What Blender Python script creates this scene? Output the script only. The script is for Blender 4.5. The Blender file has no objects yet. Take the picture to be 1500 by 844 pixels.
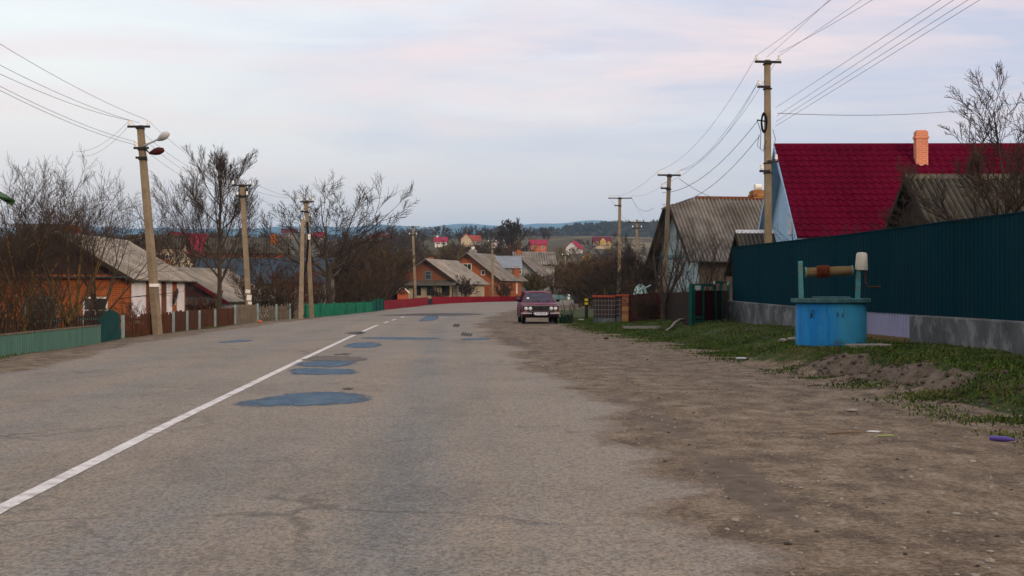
import bpy, bmesh, math, random
import numpy as np
from mathutils import Vector, Matrix, noise as mnoise

scene = bpy.context.scene
COL = scene.collection
F, YH = 2083.0, 426.0          # focal length and horizon of the photograph, in its own pixels
CAMH = 1.4

# ------------------------------------------------------------------ camera
cam_data = bpy.data.cameras.new("camera")
cam = bpy.data.objects.new("camera", cam_data); COL.objects.link(cam)
cam.location = (0, 0, CAMH); cam.rotation_euler = (math.radians(90), 0, 0)
cam_data.sensor_width = 36; cam_data.lens = F / 1500 * 36
cam_data.shift_y = 4 / 1500
cam_data.clip_start = .1; cam_data.clip_end = 20000
scene.camera = cam

# ------------------------------------------------------------------ sky and sun
SUN_EL, SUN_AZ = math.radians(10), math.radians(148)
world = bpy.data.worlds.new("World"); scene.world = world; world.use_nodes = True
def build_world():
    nt = world.node_tree; nt.nodes.clear(); N = nt.nodes.new; Lk = nt.links.new
    out = N('ShaderNodeOutputWorld')
    sky = N('ShaderNodeTexSky'); sky.sky_type = 'NISHITA'; sky.sun_disc = False
    sky.sun_elevation = SUN_EL; sky.sun_rotation = SUN_AZ
    b1 = N('ShaderNodeBackground'); b1.inputs[1].default_value = .05; Lk(sky.outputs[0], b1.inputs[0])
    tc = N('ShaderNodeTexCoord'); sep = N('ShaderNodeSeparateXYZ'); Lk(tc.outputs['Generated'], sep.inputs[0])
    def mr(src, a, b):
        m = N('ShaderNodeMapRange'); m.inputs[1].default_value = a; m.inputs[2].default_value = b
        Lk(src, m.inputs[0]); return m.outputs[0]
    def ramp(src, stops):
        r = N('ShaderNodeValToRGB'); e = r.color_ramp.elements
        while len(e) < len(stops): e.new(.5)
        for i, (p, c) in enumerate(stops):
            e[i].position = p; e[i].color = (*[lin(v) for v in c], 1)
        Lk(src, r.inputs[0]); return r.outputs[0]
    def mix(f, a, b, mode='MIX'):
        m = N('ShaderNodeMix'); m.data_type = 'RGBA'; m.blend_type = mode
        if isinstance(f, float): m.inputs[0].default_value = f
        else: Lk(f, m.inputs[0])
        for k, s in ((6, a), (7, b)):
            if isinstance(s, tuple): m.inputs[k].default_value = (*s, 1)
            else: Lk(s, m.inputs[k])
        return m.outputs[2]
    el = mr(sep.outputs[2], 0.0, 0.5)
    left = ramp(el, [(0, (236, 206, 205)), (.10, (250, 216, 210)), (.22, (255, 236, 226)), (.36, (255, 250, 243)), (.7, (240, 238, 236)), (1, (236, 234, 232))])
    right = ramp(el, [(0, (216, 196, 203)), (.13, (216, 201, 212)), (.26, (214, 203, 220)), (.42, (230, 209, 221)), (.7, (236, 234, 236)), (1, (234, 232, 232))])
    side = mr(sep.outputs[0], -.30, .36)
    base = mix(side, left, right)
    def cloud(scale, sx, sz, lo, hi, off):
        mp = N('ShaderNodeMapping'); mp.inputs['Scale'].default_value = (sx, sx, sz); mp.inputs['Location'].default_value = off
        mp.inputs['Rotation'].default_value = (0, math.radians(8), 0)
        Lk(tc.outputs['Generated'], mp.inputs[0])
        n = N('ShaderNodeTexNoise'); n.inputs['Scale'].default_value = scale; n.inputs['Detail'].default_value = 5
        n.inputs['Roughness'].default_value = .55; n.inputs['Distortion'].default_value = .4
        Lk(mp.outputs[0], n.inputs['Vector'])
        return mr(n.outputs[0], lo, hi)
    up = mr(sep.outputs[2], .03, .12)
    def mul(a, b):
        m = N('ShaderNodeMath'); m.operation = 'MULTIPLY'; Lk(a, m.inputs[0])
        if isinstance(b, float): m.inputs[1].default_value = b
        else: Lk(b, m.inputs[1])
        return m.outputs[0]
    c1 = mul(cloud(2.4, 1.0, 7.0, .45, .62, (.3, .1, .2)), mr(sep.outputs[0], -.42, .12))
    c1 = mul(c1, .85)
    base = mix(c1, base, (lin(203), lin(196), lin(217)))
    c2 = mul(mul(cloud(3.0, 1.0, 6.5, .47, .64, (2.3, 1.1, .7)), up), .95)
    base = mix(c2, base, (lin(255), lin(222), lin(218)))
    c3 = mul(mul(cloud(4.5, 1.0, 7.0, .55, .8, (5.3, 2.1, 3.7)), up), .6)
    base = mix(c3, base, (lin(250), lin(246), lin(246)))
    b2 = N('ShaderNodeBackground'); st = N('ShaderNodeMapRange')
    for k_, v_ in ((1, .24), (2, .5), (3, SKY_STRENGTH), (4, SKY_STRENGTH * 1.55)): st.inputs[k_].default_value = v_
    Lk(sep.outputs[2], st.inputs[0]); Lk(st.outputs[0], b2.inputs[1]); Lk(base, b2.inputs[0])
    add = N('ShaderNodeAddShader'); Lk(b1.outputs[0], add.inputs[0]); Lk(b2.outputs[0], add.inputs[1])
    Lk(add.outputs[0], out.inputs[0])
SKY_STRENGTH = .93
def lin(v):
    v = v / 255
    return v / 12.92 if v <= .04045 else ((v + .055) / 1.055) ** 2.4
build_world()

sun_d = bpy.data.lights.new("sun", 'SUN'); sun_d.energy = 2.0; sun_d.angle = math.radians(12); sun_d.color = (1, .74, .52)
sun = bpy.data.objects.new("sun", sun_d); COL.objects.link(sun)
_to = Vector((math.sin(SUN_AZ) * math.cos(SUN_EL), math.cos(SUN_AZ) * math.cos(SUN_EL), math.sin(SUN_EL)))
sun.rotation_euler = (-_to).to_track_quat('-Z', 'Y').to_euler()

vs = scene.view_settings
vs.view_transform = 'Standard'; vs.look = 'None'; vs.exposure = 0; vs.gamma = 1; vs.use_curve_mapping = False
scene.render.engine = 'CYCLES'
scene.cycles.max_bounces = 5; scene.cycles.diffuse_bounces = 2; scene.cycles.glossy_bounces = 2
scene.cycles.transmission_bounces = 4; scene.cycles.volume_bounces = 0; scene.cycles.transparent_max_bounces = 8
scene.cycles.caustics_reflective = False; scene.cycles.caustics_refractive = False

# ------------------------------------------------------------------ helpers
def rgb(r, g, b): return (lin(r), lin(g), lin(b))

class MB:
    def __init__(s): s.v = []; s.f = []
    def add(s, vs, fs):
        o = len(s.v); s.v.extend(tuple(p) for p in vs); s.f.extend(tuple(i + o for i in f) for f in fs); return s
    def box(s, c, size, rz=0, rot=None, taper=1.0):
        hx, hy, hz = size[0] / 2, size[1] / 2, size[2] / 2
        P = [(-hx, -hy, -hz), (hx, -hy, -hz), (hx, hy, -hz), (-hx, hy, -hz)]
        P += [(x * taper, y * taper, hz) for x, y, _ in P]
        M = rot if rot is not None else Matrix.Rotation(rz, 3, 'Z')
        c = Vector(c)
        return s.add([c + M @ Vector(p) for p in P], [(0, 3, 2, 1), (4, 5, 6, 7), (0, 1, 5, 4), (1, 2, 6, 5), (2, 3, 7, 6), (3, 0, 4, 7)])
    def bar(s, a, b, w, h, w2=None, h2=None):
        a, b = Vector(a), Vector(b); d = (b - a).normalized()
        side = d.cross(Vector((0, 0, 1)))
        if side.length < 1e-3: side = Vector((1, 0, 0))
        side.normalize(); up = side.cross(d)
        w2 = w2 or w; h2 = h2 or h
        vs = [a + side * x * w / 2 + up * y * h / 2 for x, y in ((-1, -1), (1, -1), (1, 1), (-1, 1))]
        vs += [b + side * x * w2 / 2 + up * y * h2 / 2 for x, y in ((-1, -1), (1, -1), (1, 1), (-1, 1))]
        return s.add(vs, [(3, 2, 1, 0), (4, 5, 6, 7), (0, 1, 5, 4), (1, 2, 6, 5), (2, 3, 7, 6), (3, 0, 4, 7)])
    def tube(s, path, rad, n=6, cap=True):
        o = len(s.v); m = len(path)
        path = [Vector(p) for p in path]
        if not isinstance(rad, (list, tuple)): rad = [rad] * m
        side = None
        for i, p in enumerate(path):
            d = (path[min(i + 1, m - 1)] - path[max(i - 1, 0)])
            if d.length < 1e-9: d = Vector((0, 0, 1))
            d.normalize()
            if side is None:
                side = d.cross(Vector((0, 0, 1)))
                if side.length < .05: side = d.cross(Vector((1, 0, 0)))
            else: side = side - d * side.dot(d)
            side.normalize(); u = d.cross(side)
            for k in range(n):
                a = 2 * math.pi * k / n
                q = p + (side * math.cos(a) + u * math.sin(a)) * rad[i]
                s.v.append((q.x, q.y, q.z))
        for i in range(m - 1):
            for k in range(n):
                a = o + i * n + k; b = o + i * n + (k + 1) % n
                s.f.append((a, b, b + n, a + n))
        if cap and n > 2:
            s.f.append(tuple(o + k for k in range(n))[::-1]); s.f.append(tuple(o + (m - 1) * n + k for k in range(n)))
        return s
    def lathe(s, prof, n=16, c=(0, 0, 0), axis='z', cap=True):
        o = len(s.v); c = Vector(c)
        for r, z in prof:
            for k in range(n):
                a = 2 * math.pi * k / n
                p = (r * math.cos(a), r * math.sin(a), z)
                if axis == 'x': p = (p[2], p[0], p[1])
                if axis == 'y': p = (p[0], p[2], p[1])
                s.v.append(tuple(c + Vector(p)))
        for i in range(len(prof) - 1):
            for k in range(n):
                a = o + i * n + k; b = o + i * n + (k + 1) % n
                s.f.append((a, b, b + n, a + n))
        if cap:
            s.f.append(tuple(o + k for k in range(n))[::-1]); s.f.append(tuple(o + (len(prof) - 1) * n + k for k in range(n)))
        return s
    def prism(s, poly, y0, y1, plane='xz'):
        n = len(poly)
        def P(a, b, t):
            return (a, t, b) if plane == 'xz' else ((t, a, b) if plane == 'yz' else (a, b, t))
        vs = [P(a, b, y0) for a, b in poly] + [P(a, b, y1) for a, b in poly]
        return s.add(vs, [tuple(range(n)), tuple(range(2 * n - 1, n - 1, -1))] + [(i, i + n, (i + 1) % n + n, (i + 1) % n) for i in range(n)])
    def mesh(s, name, m, smooth=None, recalc=True):
        me = bpy.data.meshes.new(name); me.from_pydata(s.v, [], s.f)
        if recalc and len(s.f) < 6000:
            bm = bmesh.new(); bm.from_mesh(me); bmesh.ops.recalc_face_normals(bm, faces=bm.faces); bm.to_mesh(me); bm.free()
        if m: me.materials.append(m)
        if smooth is not None:
            me.polygons.foreach_set('use_smooth', [True] * len(me.polygons))
            me.set_sharp_from_angle(angle=math.radians(smooth))
        me.update(); return me
    def build(s, name, m, parent=None, smooth=None, loc=None, rz=0, bevel=0, recalc=True):
        o = bpy.data.objects.new(name, s.mesh(name, m, smooth, recalc)); COL.objects.link(o)
        if parent: o.parent = parent
        if loc is not None: o.location = loc
        if rz: o.rotation_euler = (0, 0, rz)
        if bevel:
            b = o.modifiers.new('bevel', 'BEVEL'); b.width = bevel; b.segments = 2; b.limit_method = 'ANGLE'
        return o

def tag(o, label=None, cat=None, group=None, kind=None):
    if label: o['label'] = label
    if cat: o['category'] = cat
    if group: o['group'] = group
    if kind: o['kind'] = kind
    return o
def thing(name, label, cat, loc=(0, 0, 0), rz=0, group=None):
    o = bpy.data.objects.new(name, None); COL.objects.link(o); o.empty_display_size = .3
    o.location = loc; o.rotation_euler = (0, 0, rz)
    return tag(o, label, cat, group)
def copy_tree(o, parent=None):
    c = o.copy(); COL.objects.link(c); c.parent = parent
    for ch in list(o.children): copy_tree(ch, c)
    return c

# ------------------------------------------------------------------ materials
def nodes(name):
    m = bpy.data.materials.new(name); m.use_nodes = True
    nt = m.node_tree; b = nt.nodes['Principled BSDF']
    return m, nt, b
class NT:
    def __init__(s, nt): s.nt = nt; s.tc = nt.nodes.new('ShaderNodeTexCoord'); s.obj = s.tc.outputs['Object']
    def n(s, t): return s.nt.nodes.new(t)
    def l(s, a, b): s.nt.links.new(a, b)
    def setin(s, i, v):
        if hasattr(v, 'is_linked') or isinstance(v, bpy.types.NodeSocket): s.l(v, i)
        elif isinstance(v, tuple) and len(v) == 3 and i.type == 'RGBA': i.default_value = (*v, 1)
        else: i.default_value = v
    def mapping(s, scale=(1, 1, 1), rot=(0, 0, 0), loc=(0, 0, 0), src=None):
        m = s.n('ShaderNodeMapping'); m.inputs['Scale'].default_value = scale; m.inputs['Rotation'].default_value = rot
        m.inputs['Location'].default_value = loc; s.l(src or s.obj, m.inputs[0]); return m.outputs[0]
    def noise(s, scale, vec=None, detail=4, rough=.55, dist=0):
        t = s.n('ShaderNodeTexNoise'); t.inputs['Scale'].default_value = scale; t.inputs['Detail'].default_value = detail
        t.inputs['Roughness'].default_value = rough; t.inputs['Distortion'].default_value = dist
        s.l(vec or s.obj, t.inputs['Vector']); return t.outputs[0]
    def voro(s, scale, vec=None, feature='F1', out='Distance'):
        t = s.n('ShaderNodeTexVoronoi'); t.feature = feature; t.inputs['Scale'].default_value = scale
        s.l(vec or s.obj, t.inputs['Vector']); return t.outputs[out]
    def mr(s, v, a, b, c=0., d=1.):
        m = s.n('ShaderNodeMapRange'); s.l(v, m.inputs[0])
        for k, x in enumerate((a, b, c, d)): m.inputs[k + 1].default_value = x
        return m.outputs[0]
    def math(s, op, a, b=None):
        m = s.n('ShaderNodeMath'); m.operation = op; s.setin(m.inputs[0], a)
        if b is not None: s.setin(m.inputs[1], b)
        return m.outputs[0]
    def mix(s, f, a, b, mode='MIX'):
        m = s.n('ShaderNodeMix'); m.data_type = 'RGBA'; m.blend_type = mode
        s.setin(m.inputs[0], f); s.setin(m.inputs[6], a); s.setin(m.inputs[7], b); return m.outputs[2]
    def bump(s, h, strength=.4, dist=.02):
        b = s.n('ShaderNodeBump'); b.inputs['Strength'].default_value = strength; b.inputs['Distance'].default_value = dist
        s.l(h, b.inputs['Height']); return b.outputs[0]
    def sep(s, v):
        x = s.n('ShaderNodeSeparateXYZ'); s.l(v, x.inputs[0]); return x.outputs
    def comb(s, x, y, z=0.):
        c = s.n('ShaderNodeCombineXYZ')
        for i, v in enumerate((x, y, z)): s.setin(c.inputs[i], v)
        return c.outputs[0]

def mat(name, col, rough=.85, var=.3, scale=2.5, col2=None, f2=.35, bump=0, bscale=40, spec=.05, stretch=(1, 1, 1), metal=0, fine=.15, lo=.45, hi=.7):
    """base colour varied by a broad and a fine noise, an optional second colour in patches"""
    m, nt, b = nodes(name); t = NT(nt)
    v = t.mapping(stretch)
    n1 = t.noise(scale, v, 5); n2 = t.noise(scale * 9, v, 3)
    c = t.mix(t.mr(n1, .3, .7), tuple(x * (1 - var) for x in col), tuple(min(1, x * (1 + var)) for x in col))
    c = t.mix(t.mr(n2, .3, .7, 0, fine * 2), c, tuple(x * .45 for x in col))
    if col2: c = t.mix(t.math('MULTIPLY', t.mr(t.noise(scale * 1.7, t.mapping(stretch, loc=(7, 3, 1)), 5, .65), lo, hi), f2 * 2), c, col2)
    t.l(c, b.inputs['Base Color']); b.inputs['Roughness'].default_value = rough; b.inputs['Specular IOR Level'].default_value = spec
    b.inputs['Metallic'].default_value = metal
    if bump: t.l(t.bump(t.noise(bscale, v, 4), bump, .02), b.inputs['Normal'])
    return m
def brick_mat(name, c1, c2, mortar, bw=.25, bh=.08, ms=.012, off=.5):
    m, nt, b = nodes(name); t = NT(nt); x, y, z = t.sep(t.obj)
    t_ = t.n('ShaderNodeTexBrick'); t.l(t.comb(t.math('ADD', x, y), z), t_.inputs['Vector'])
    t_.offset = off
    for k, v in (('Color1', c1), ('Color2', c2), ('Mortar', mortar)): t_.inputs[k].default_value = (*v, 1)
    t_.inputs['Scale'].default_value = 1; t_.inputs['Brick Width'].default_value = bw; t_.inputs['Row Height'].default_value = bh
    t_.inputs['Mortar Size'].default_value = ms
    c = t.mix(t.mr(t.noise(1.3), .35, .7, 0, .45), t_.outputs[0], tuple(v * .5 for v in c1))
    t.l(c, b.inputs['Base Color']); b.inputs['Roughness'].default_value = .9; b.inputs['Specular IOR Level'].default_value = .05
    t.l(t.bump(t_.outputs[1], -.3, .01), b.inputs['Normal'])
    return m
def plank_mat(name, c1, c2, pw=.12, axis='xy', rough=.8):
    m, nt, b = nodes(name); t = NT(nt); x, y, z = t.sep(t.obj)
    u = t.math('ADD', x, y)
    fr = t.math('FRACT', t.math('DIVIDE', u, pw)); cell = t.math('FLOOR', t.math('DIVIDE', u, pw))
    wn = t.n('ShaderNodeTexWhiteNoise'); wn.noise_dimensions = '1D'; t.l(cell, wn.inputs['W'])
    c = t.mix(wn.outputs[0], c1, c2)
    g = t.noise(6, t.comb(t.math('MULTIPLY', u, 4.), t.math('MULTIPLY', z, .35), cell), 4)
    c = t.mix(t.mr(g, .35, .75, 0, .6), c, tuple(v * .4 for v in c1))
    gap = t.math('LESS_THAN', fr, .08)
    c = t.mix(gap, c, tuple(v * .12 for v in c1))
    t.l(c, b.inputs['Base Color']); b.inputs['Roughness'].default_value = rough
    return m

M = {}
M['concrete_pole'] = mat('pole_concrete', (.21, .168, .112), .9, .25, 1.2, col2=(.11, .09, .065), f2=.3, bump=.3, bscale=30)
M['concrete'] = mat('wall_concrete', (.080, .088, .090), .9, .4, 1.1, col2=(.19, .21, .22), f2=.32, bump=.5, bscale=22, lo=.5, hi=.62)
M['iron'] = mat('dark_iron', (.025, .024, .024), .6, .3, 5)
M['rust'] = mat('rust', (.10, .035, .015), .85, .4, 8)
M['white_glaze'] = mat('white_porcelain', (.75, .75, .72), .3, .08, 5, fine=.03)
M['wire'] = mat('wire_metal', (.16, .16, .18), .6, .1, 2)
M['lamp_grey'] = mat('lamp_grey', (.42, .44, .46), .45, .1, 5)
M['lamp_red'] = mat('lamp_rusty', (.06, .012, .01), .6, .3, 8)
M['paper'] = mat('paper', (.62, .6, .58), .9, .15, 9)
M['slate'] = mat('slate_sheet', (.20, .185, .165), .95, .3, .8, col2=(.075, .07, .05), f2=.38, stretch=(1, .5, 1), bump=.2, bscale=20)
M['slate_dark'] = mat('slate_dark', (.070, .062, .052), .95, .35, .9, col2=(.10, .095, .06), f2=.4, bump=.2, bscale=20)
M['slate_light'] = mat('slate_light', (.27, .245, .21), .95, .3, .7, col2=(.12, .105, .08), f2=.35, bump=.2, bscale=20)
def slate_groove_shade(m):  # paints shade into the sheet valleys so the corrugation shows, broken up by noise
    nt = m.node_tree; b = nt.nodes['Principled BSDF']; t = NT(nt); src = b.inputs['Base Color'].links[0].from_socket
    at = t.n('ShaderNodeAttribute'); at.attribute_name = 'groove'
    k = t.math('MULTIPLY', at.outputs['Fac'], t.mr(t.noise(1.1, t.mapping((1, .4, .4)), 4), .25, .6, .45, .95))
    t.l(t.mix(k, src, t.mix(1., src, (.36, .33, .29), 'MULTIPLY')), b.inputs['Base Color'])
for _k in ('slate', 'slate_dark', 'slate_light'): slate_groove_shade(M[_k])
M['slate_blue'] = mat('slate_blue', (.042, .060, .076), .9, .3, .8, col2=(.05, .06, .07))
M['tin_grey'] = mat('tin_grey', (.20, .23, .26), .5, .2, .8, col2=(.1, .1, .1), f2=.2, metal=.3)
M['red_tile'] = mat('wine_metal_tile', (.078, .0024, .014), .5, .22, .5, col2=(.060, .004, .012), f2=.3, spec=0, fine=.08)
M['maroon'] = mat('maroon_paint', (.10, .012, .020), .6, .25, 1.5)
M['maroon_fence'] = mat('maroon_fence_paint', (.20, .008, .016), .6, .2, 1.2, col2=(.12, .01, .015))
M['far_red'] = mat('far_red_roof', (.24, .012, .04), .6, .2, 1)
M['orange_tile'] = mat('orange_tile', (.30, .060, .035), .7, .2, 2)
M['green_tin'] = mat('green_tin_roof', (.035, .085, .03), .5, .25, 2)
M['brick'] = brick_mat('orange_brick', (.36, .080, .016), (.27, .055, .013), (.26, .15, .08))
M['brick_dark'] = brick_mat('dark_brick', (.16, .05, .022), (.11, .035, .018), (.12, .10, .08))
M['brick_chimney'] = brick_mat('salmon_brick', (.62, .20, .11), (.50, .15, .09), (.55, .35, .25))
M['brick_yellow'] = brick_mat('two_tone_brick', (.40, .20, .05), (.16, .045, .03), (.20, .16, .12), .5, .17, .012)
M['lattice_block'] = brick_mat('square_block', (.035, .028, .028), (.055, .03, .028), (.17, .145, .135), .19, .19, .014, 0)
M['orange_boards'] = plank_mat('orange_boards', (.19, .055, .016), (.13, .040, .014), .14)
M['maroon_boards'] = plank_mat('maroon_boards', (.055, .010, .010), (.040, .009, .008), .14)
M['white_wall'] = mat('white_plaster', (.66, .63, .62), .9, .1, 1.5, col2=(.42, .37, .32), f2=.2, fine=.05)
M['cream_wall'] = mat('cream_plaster', (.46, .38, .26), .9, .15, 1.2, col2=(.35, .28, .2), f2=.2)
M['yellow_wall'] = mat('yellow_plaster', (.38, .28, .10), .9, .2, 1.2)
M['far_orange_wall'] = mat('orange_plaster', (.42, .11, .05), .9, .15, 1.2)
M['pale_blue_wall'] = mat('pale_blue_boards', (.30, .46, .62), .8, .12, 1.2, fine=.08)
M['grey_green_wall'] = mat('grey_green_plaster', (.30, .37, .37), .9, .2, 1.5, col2=(.17, .21, .21), f2=.3)
M['brown_wall'] = mat('brown_plaster', (.17, .125, .085), .9, .3, 1.2, col2=(.1, .07, .05))
M['grey_wall'] = mat('grey_plaster', (.24, .235, .215), .9, .2, 1.2)
M['dark_wood'] = mat('dark_wood', (.035, .026, .02), .9, .3, 4)
M['teal_trim'] = mat('teal_trim', (.10, .19, .20), .7, .2, 4)
M['white_paint'] = mat('white_paint', (.62, .62, .6), .6, .12, 6, fine=.05)
M['blue_shutter'] = mat('blue_window_paint', (.10, .19, .30), .6, .2, 4)
M['teal_sheet'] = mat('teal_steel_sheet', (.0010, .020, .030), .7, .22, .35, col2=(.006, .024, .030), f2=.25, stretch=(1, 1, .5), spec=.012, fine=.05)
M['lilac_sheet'] = mat('lilac_steel_sheet', (.20, .205, .31), .55, .12, 1.0, fine=.06)
M['teal_paint'] = mat('worn_teal_paint', (.055, .20, .20), .75, .3, 6, col2=(.13, .09, .055), f2=.38, bump=.3, bscale=60, lo=.5, hi=.62)
M['teal_lid'] = mat('lid_teal', (.055, .135, .14), .85, .3, 5, col2=(.035, .045, .04), f2=.4, bump=.4, bscale=40)
M['log'] = mat('drum_wood', (.125, .088, .042), .85, .35, 3, col2=(.07, .045, .02), stretch=(.4, 3, 3), bump=.4, bscale=20)
M['rope'] = mat('rusty_chain', (.10, .026, .010), .9, .4, 12, bump=.6, bscale=60)
M['cap_white'] = mat('white_plastic', (.40, .39, .33), .5, .12, 3, col2=(.3, .28, .22), f2=.15)
M['green_paint'] = mat('green_fence_paint', (.014, .16, .085), .7, .25, 2, col2=(.01, .075, .05), f2=.3)
M['green_plank'] = plank_mat('green_plank', (.040, .135, .095), (.065, .16, .11), .16)
M['dark_green'] = mat('dark_green_gate_paint', (.006, .045, .042), .6, .3, 3)
M['gate_green'] = mat('gate_green_paint', (.006, .07, .052), .6, .3, 3)
M['brown_plank'] = mat('weathered_brown_wood', (.060, .028, .016), .9, .4, 3, col2=(.12, .035, .018), f2=.35, stretch=(3, 3, .4))
M['grey_plank'] = mat('grey_plank', (.14, .115, .085), .9, .35, 3, stretch=(3, 3, .4))
M['pale_post'] = mat('pale_blue_post', (.20, .27, .28), .8, .2, 5)
M['darkred_sheet'] = mat('dark_red_sheet', (.030, .004, .005), .8, .3, 2)
M['olive_sheet'] = mat('brown_sheet', (.020, .012, .008), .8, .35, 2)
M['black_rubber'] = mat('black_rubber', (.012, .012, .013), .8, .15, 5)
M['post_dark'] = mat('marker_post_dark', (.035, .028, .02), .8, .2, 4)
M['post_yellow'] = mat('marker_yellow', (.60, .46, .02), .6, .1, 4)
M['bark'] = mat('bark', (.050, .038, .028), .95, .35, 3, col2=(.085, .075, .045), f2=.3, bump=.5, bscale=25, stretch=(1, 1, .4))
M['bark_lichen'] = mat('bark_lichen', (.07, .048, .024), .95, .4, 3, col2=(.19, .13, .035), f2=.45, bump=.5, bscale=25)
M['twig'] = mat('twig_bark', (.042, .031, .025), .95, .3, .6, col2=(.072, .050, .035), f2=.3)
M['twig_brown'] = mat('brown_twig', (.058, .038, .025), .95, .3, .35, col2=(.085, .060, .028), f2=.35)
M['twig_red'] = mat('red_twig', (.095, .042, .028), .95, .3, .5, col2=(.045, .026, .018))
M['twig_gold'] = mat('willow_twig', (.14, .105, .025), .95, .3, .35, col2=(.07, .055, .022), f2=.35)
M['dead_leaf'] = mat('dry_leaf', (.05, .018, .010), .9, .3, 2)
def glass_mat():
    m, nt, b = nodes('window_glass'); b.inputs['Base Color'].default_value = (.015, .018, .022, 1)
    b.inputs['Roughness'].default_value = .08; b.inputs['Specular IOR Level'].default_value = .6; return m
M['pane'] = glass_mat()
def clear_glass():
    m, nt, b = nodes('car_glass'); N = nt.nodes.new
    tr = N('ShaderNodeBsdfTransparent'); tr.inputs[0].default_value = (.55, .60, .66, 1)
    gl = N('ShaderNodeBsdfGlossy'); gl.inputs['Roughness'].default_value = .03; gl.inputs[0].default_value = (.7, .78, 1, 1)
    fr = N('ShaderNodeLayerWeight'); fr.inputs[0].default_value = .12
    mx = N('ShaderNodeMixShader'); mx.inputs[0].default_value = .07; nt.links.new(tr.outputs[0], mx.inputs[1]); nt.links.new(gl.outputs[0], mx.inputs[2])
    nt.links.new(mx.outputs[0], nt.nodes['Material Output'].inputs[0]); return m
M['car_glass'] = clear_glass()
def simple(name, col, rough, metal=0, coat=0):
    m, nt, b = nodes(name); b.inputs['Base Color'].default_value = (*col, 1); b.inputs['Roughness'].default_value = rough
    b.inputs['Specular IOR Level'].default_value = .2; b.inputs['Metallic'].default_value = metal; b.inputs['Coat Weight'].default_value = coat; b.inputs['Coat Roughness'].default_value = .08
    t = NT(nt); t.l(t.mr(t.noise(3), .3, .7, rough * .8, min(1, rough * 1.3)), b.inputs['Roughness']); return m
M['car_paint'] = simple('wine_car_paint', (.088, .0025, .025), .5, 0, .05)
M['car_dark'] = simple('car_underbody', (.008, .008, .009), .8)
M['chrome'] = simple('chrome', (.28, .28, .28), .35, 1)
M['grille'] = simple('grille_black', (.022, .022, .024), .45)
M['seat_red'] = simple('seat_cloth', (.12, .02, .025), .9)
M['lens'] = simple('lamp_lens', (.66, .67, .68), .15, 0, .5)
M['amber'] = simple('amber_lens', (.45, .13, .02), .3)
M['plate_white'] = simple('plate_white', (.7, .7, .72), .5)
M['plate_ink'] = simple('plate_ink', (.015, .015, .02), .6)
M['hub'] = simple('hub_cap', (.18, .18, .19), .4, .6)
M['sticker'] = simple('pale_sticker', (.55, .6, .5), .7)
M['purple'] = simple('purple_plastic', (.06, .04, .20), .4)
M['lime'] = simple('lime_wrapper', (.20, .28, .06), .5)
M['stick'] = simple('stick_wood', (.12, .085, .055), .8)
M['litter'] = simple('white_litter', (.42, .42, .42), .7)
M['stone'] = mat('pale_stone', (.22, .20, .17), .9, .3, 8)
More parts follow.
